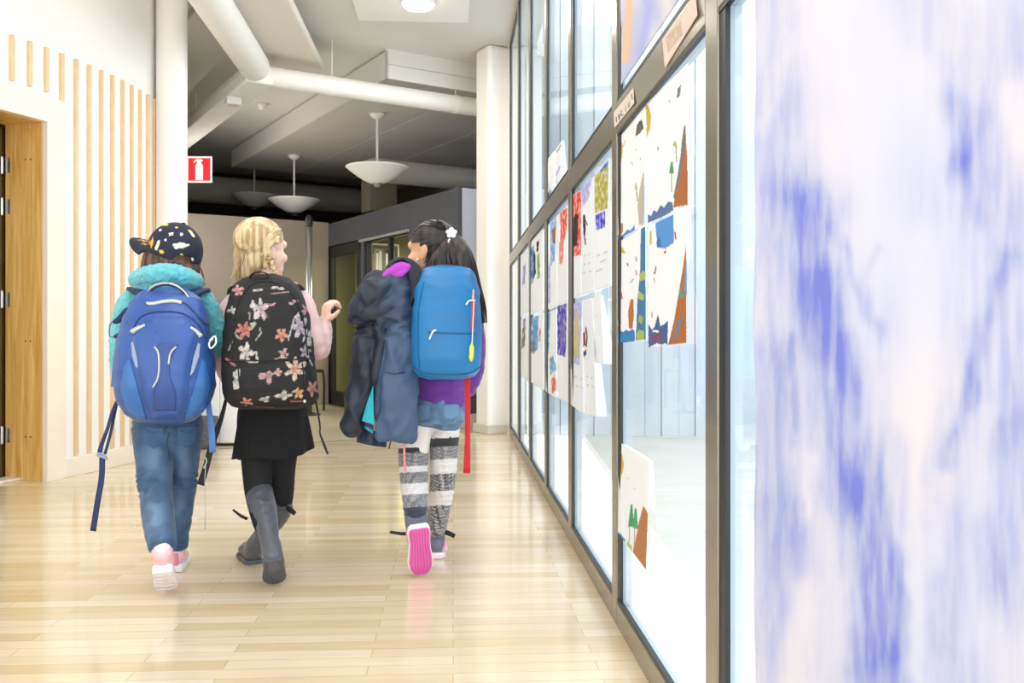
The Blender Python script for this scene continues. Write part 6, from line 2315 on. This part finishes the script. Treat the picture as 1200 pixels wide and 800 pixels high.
tape_on(g, bv, [(502, 389), (520, 390), (540, 390.5), (556, 391)], 1.6, 0.003)
g.build('zip_cover', mat('azure_dark', '#0f568a'), bp3)
g = G()
tape_on(g, bv, [(554, 343), (554, 360), (553, 388)], 3.4, 0.004)
zp = g.build('zipper', mat('zip_red', '#c04038', 0.5), bp3)
g = G()
cord_on(g, bv, [(553.5, 341), (553, 350)], 0.004, 0.006)
g.build('slider', CHROME, zp)
g = G()
cord_on(g, bv, [(546, 357), (549, 353), (555, 352)], 0.003, 0.006)
cord_on(g, bv, [(554, 352), (553, 380), (552, 405)], 0.002, 0.007)
g.build('cord', mat('cord_white', '#ece4e0', 0.6), zp)
g = G()
lt = track(bv, [(551.5, 404), (551, 414), (550.5, 421)], 0.009)
g.tube(lt, [(0.004, 0.003), (0.0085, 0.004), (0.006, 0.004)] if len(lt) == 3 else [0.005] + [(0.0085, 0.004)] * (len(lt) - 2) + [0.005], n=10, k=1, up=(1, 0, 0))
g.build('pull_tag', mat('lime_tag', '#cfe04a', 0.5), zp)
g = G()
cord_on(g, bv, [(504, 397), (506, 392), (509, 387)], 0.0032, 0.006)
cord_on(g, bv, [(507, 389), (511, 387)], 0.0032, 0.006)
g.build('small_slider', mat('slider_pale', '#d8dfe6', 0.4), bp3)
for pts in ([P(497, 324, 3.45), P(490, 326, 3.50), P(487, 334, 3.6), P(489, 356, 3.68)], [P(550, 324, 3.45), P(553, 330, 3.52), P(551, 340, 3.62), P(548, 360, 3.68)]):
    g = G()
    g.strap(pts, 0.045, 0.012, side=(1, 0.1, 0))
    g.build('shoulder_strap', AZ, bp3)
g = G()
g.strap([P(505, 318, 3.42), P(510, 313, 3.41), P(524, 312, 3.41), P(534, 316, 3.42)], 0.012, 0.004, side=(0, 0, 1))
g.build('handle', mat('azure_dark', '#0f568a'), bp3)
g = G()
g.strap([P(487, 330, 3.44), P(490, 322, 3.43), P(492, 334, 3.42), P(487, 348, 3.42), P(482, 352, 3.43)], 0.009, 0.004, side=(1, 0, 0.2))
g.build('buckle', mat('pale_cyan', '#8cc4dc', 0.4), bp3)
g = G()
g.strap([P(548, 438, 3.40), P(548, 470, 3.39), P(548, 510, 3.39), P(547, 554, 3.39)], [0.022, 0.021, 0.021, 0.026], 0.004)
g.strap([P(545, 438, 3.395), P(546, 480, 3.385), P(546, 530, 3.385), P(545.5, 553, 3.385)], 0.007, 0.003)
g.build('hanging_strap', mat('red_webbing', '#c8202c', 0.6, bump=(300, 0.2)), bp3)

# ================================================================== jacket carried over the shoulder
dj = 3.42
jkt = thing('jacket', 'slate blue rain jacket with magenta and turquoise lining carried by the dark haired child', 'jacket', P(446, 520, dj))
g = G()
g.tube([P(462, 332, dj), P(463, 380, dj - 0.03), P(463, 440, dj - 0.035), P(461, 490, dj - 0.03), P(460, 512, dj - 0.025)], [(0.055, 0.05), (0.072, 0.055), (0.078, 0.05), (0.08, 0.045), (0.08, 0.04)], n=28, ex=2.6, capf=0.15)
g.tube([P(448, 336, dj + 0.03), P(440, 380, dj + 0.02), P(430, 430, dj + 0.02), P(421, 475, dj + 0.02), P(413, 498, dj + 0.02)], [(0.06, 0.05), (0.06, 0.055), (0.056, 0.055), (0.046, 0.05), (0.034, 0.04)], n=24)
g.tube([P(468, 330, dj - 0.0), P(446, 338, dj - 0.02), P(428, 352, dj - 0.02), P(424, 372, dj)], [(0.04, 0.04), (0.055, 0.05), (0.05, 0.05), (0.035, 0.04)], n=22, up=(0, 1, 0))
g.tube([P(470, 345, dj - 0.03), P(450, 362, dj - 0.045), P(432, 368, dj - 0.03)], [(0.04, 0.03), (0.042, 0.035), (0.03, 0.03)], n=18, up=(0, 1, 0))
g.tube([P(474, 318, dj + 0.02), P(462, 330, dj), P(450, 345, dj)], [(0.032, 0.03), (0.045, 0.04), (0.05, 0.05)], n=18)
jm = g.remesh(0.006, 4)
def jmf(v, n):
    px, py = proj(v)
    k = 0.015 if py < 385 else 0.011
    tt = smooth01((py - 370) / 30)
    w = nz((v.x * 13 + v.z * 4.5, v.y * 9, v.z * (10 - 6.6 * tt)))
    e = 0.006 * (1 - 2 * abs(nz((v.x * 22 - v.z * 9, v.y * 22, v.z * 13))))
    groove = -0.022 * math.exp(-((px - (452 - 0.13 * (py - 380))) / 4.5) ** 2) if 378 < py else 0
    return k * (1 - 2.6 * abs(w)) + e + groove
jm.displace(jmf)
SLATE = mat('slate_shell', '#425775', 0.55, bump=(500, 0.1), attr=True)
def jmc(v):
    px, py = proj(v)
    seam = 452 - 0.13 * (py - 380)
    t = smooth01((px - seam + 4) / 8) if py > 380 else smooth01((px - 436) / 30) * 0.45
    return mixc(lin('#232b3b'), lin('#40587a'), t)
jm.paint(jmc)
shell = jm.build('shell', SLATE, jkt, label='two-tone slate and navy outer fabric')
jb = jm.bvh()
g = G()                                          # collar loop, dark, with magenta lining showing inside
g.tube([P(452, 326, dj - 0.035), P(456, 312, dj - 0.03), P(464, 305, dj - 0.02), P(474, 304, dj - 0.01), P(483, 309, dj - 0.02), P(486, 322, dj - 0.04), P(484, 345, dj - 0.05), P(481, 360, dj - 0.05)],
       [(0.008, 0.022), (0.009, 0.026), (0.010, 0.028), (0.010, 0.028), (0.010, 0.028), (0.010, 0.026), (0.010, 0.02), (0.006, 0.012)], n=14, up=(0, 0, 1))
g.remesh(0.004, 3).build('collar', mat('navy_collar', '#1d2230', 0.7, bump=(300, 0.2)), jkt)
g = G()
g.tube([P(449, 326, dj - 0.042), P(459, 318, dj - 0.045), P(470, 313, dj - 0.045), P(478, 313, dj - 0.04)], [(0.010, 0.012), (0.018, 0.014), (0.018, 0.014), (0.012, 0.012)], n=14, up=(0, 0, 1))
g.tube([P(455, 321, dj - 0.045), P(466, 322, dj - 0.052), P(476, 318, dj - 0.05)], [(0.008, 0.01), (0.012, 0.01), (0.008, 0.01)], n=12, up=(0, 0, 1))
lm = g.remesh(0.004, 3)
lm.displace(lambda v, n: crease(v, 0.003, 30, 1))
lm.build('lining', mat('magenta_lining', '#b43fc0', 0.7), jkt)
def sheet_px(outline, dd, th, step=3, bend=None):
    g = G()
    bm = bmesh.new()
    f = bm.faces.new([bm.verts.new((x, y, 0)) for x, y in outline])
    xs = [p[0] for p in outline]; ys = [p[1] for p in outline]
    for ax_, lo, hi in ((0, min(xs), max(xs)), (1, min(ys), max(ys))):
        q = lo + step
        while q < hi:
            co = (q, 0, 0) if ax_ == 0 else (0, q, 0)
            bmesh.ops.bisect_plane(bm, geom=bm.verts[:] + bm.edges[:] + bm.faces[:], plane_co=co, plane_no=(1, 0, 0) if ax_ == 0 else (0, 1, 0))
            q += step
    bmesh.ops.triangulate(bm, faces=[f for f in bm.faces if len(f.verts) > 4])
    bm.verts.index_update()
    fr_, bk2 = [], []
    for v in bm.verts:
        e = bend(v.co.x, v.co.y) if bend else 0
        p = P(v.co.x, v.co.y, dd + e)
        fr_.append(p); bk2.append(p + Vector((0, th, 0)))
    m = len(fr_)
    fs = []
    for f in bm.faces:
        ix = [v.index for v in f.verts]
        fs.append(tuple(ix)); fs.append(tuple(i + m for i in reversed(ix)))
    for e in bm.edges:
        if len(e.link_faces) == 1:
            i, j_ = e.verts[0].index, e.verts[1].index
            fs.append((i, j_, j_ + m, i + m))
    bm.free()
    return g.add(fr_ + bk2, fs)
wave = lambda x, y: 0.014 * math.sin(x * 0.32 + y * 0.02) + 0.006 * math.sin(x * 0.8)
g = sheet_px([(437, 452), (438, 498), (424, 493), (429, 475)], dj - 0.055, 0.006, bend=wave)
g.build('turquoise_lining', mat('turquoise_lining', '#2fb8cc', 0.6), jkt)
g = sheet_px([(402, 486), (410, 488), (424, 494), (437, 504), (437, 508), (424, 500), (412, 494), (402, 491)], dj + 0.0, 0.02, bend=wave)
g.build('hem_edge', MATS['turquoise_lining'], jkt)
g = sheet_px([(409, 484), (437, 494), (437, 503), (424, 497), (411, 490)], dj - 0.01, 0.02, bend=wave)
g.build('lining', mat('purple_lining', '#5b2a66', 0.7), jkt)
g = sheet_px([(418, 499), (437, 505), (453, 508), (452, 524), (435, 522), (418, 518)], dj + 0.06, 0.018, bend=wave)
g.build('under_flap', mat('navy_flap', '#26324a', 0.6), jkt)
g = sheet_px([(481, 452), (487, 456), (487, 480), (481, 486)], dj - 0.02, 0.008, bend=wave)
g.build('orange_facing', mat('orange_facing', '#e59a62', 0.6), jkt)
g = sheet_px([(483, 440), (487.5, 440), (487.5, 468), (484, 470)], dj - 0.03, 0.008, bend=wave)
g.build('pale_blue_edge', mat('pale_blue_edge', '#8fb9e0', 0.6), jkt)
g = G()
tape_on(g, jb, [(452, 385), (446, 420), (441, 450)], 2.0, 0.003)
g.build('zipper', mat('zip_navy', '#20293c', 0.5), jkt)
g = G()
cord_on(g, jb, [(452, 436), (462, 438), (474, 436)], 0.002, 0.001)
g.build('seam', mat('zip_navy', '#20293c'), jkt)
g = G()
g.strap([P(481, 478, dj - 0.03), P(478, 500, dj - 0.03), P(474, 520, dj - 0.03), P(474, 540, dj - 0.03), P(475, 553, dj - 0.03)], [0.010, 0.010, 0.009, 0.009, 0.010], 0.003)
g.build('ribbon', mat('pink_ribbon', '#e38a8c', 0.6), jkt)
g = G()
g.tube([P(459, 514, dj), P(457, 520, dj), P(456, 525, dj)], 0.0025, n=6)
g.build('toggle_cord', mat('zip_navy', '#20293c'), jkt)
# ------------------------------------------------------------------ light, sky, camera
w = bpy.data.worlds.new('daylight')
SC.world = w
w.use_nodes = True
bg = w.node_tree.nodes['Background']
bg.inputs['Color'].default_value = (0.93, 0.965, 1.0, 1)
bg.inputs['Strength'].default_value = 2.6


def area(name, loc, size, power, col, rot=(0, 0, 0), sy=None):
    l = bpy.data.lights.new(name, 'AREA')
    l.size = size
    if sy:
        l.shape = 'RECTANGLE'
        l.size_y = sy
    l.energy = power
    l.color = col
    o = bpy.data.objects.new(name, l)
    o.location = loc
    o.rotation_euler = rot
    COL.objects.link(o)
    return o


area('lamp_light', (-0.735, 7.2, CZ - 0.1), 0.24, 12, (1, 0.95, 0.86))
area('corridor_fill', (-1.0, 2.2, 3.45), 1.6, 30, (1, 0.985, 0.96), sy=3.0)  # added fill from overhead, out of view, no fixture modelled
area('corridor_fill', (-1.4, 5.3, 3.45), 1.2, 20, (1, 0.985, 0.96), sy=1.6)  # second added fill, farther along the corridor
area('hall_fill', AB(10.3, 2.06, 1.9), 1.4, 22, (1, 0.95, 0.88), rot=Vector((B2.x, B2.y, 0.05)).to_track_quat('-Z', 'Z').to_euler(), sy=1.4)  # added fill to brighten the hall, hidden behind the round column
area('library_light', LB(1.9, 2.15, 1.2), 0.8, 60, (1, 0.93, 0.72))

cd = bpy.data.cameras.new('camera')
cd.sensor_width = 36
cd.lens = F / 1200 * 36
cd.shift_y = -(400 - HY) / 1200
cd.clip_end = 200
cam = bpy.data.objects.new('camera', cd)
cam.location = CAM
cam.rotation_euler = (math.pi / 2, 0, 0)
COL.objects.link(cam)
SC.camera = cam
vs_ = SC.view_settings
vs_.view_transform = 'Standard'
vs_.look = 'None'
vs_.gamma = 1
vs_.use_curve_mapping = False
vs_.exposure = 0.45
SC.cycles.use_denoising = True
SC.cycles.max_bounces = 10
SC.cycles.diffuse_bounces = 5
SC.cycles.transparent_max_bounces = 24
SC.cycles.sample_clamp_indirect = 6
for o in bpy.data.objects:
    if '_o' in o:
        del o['_o']
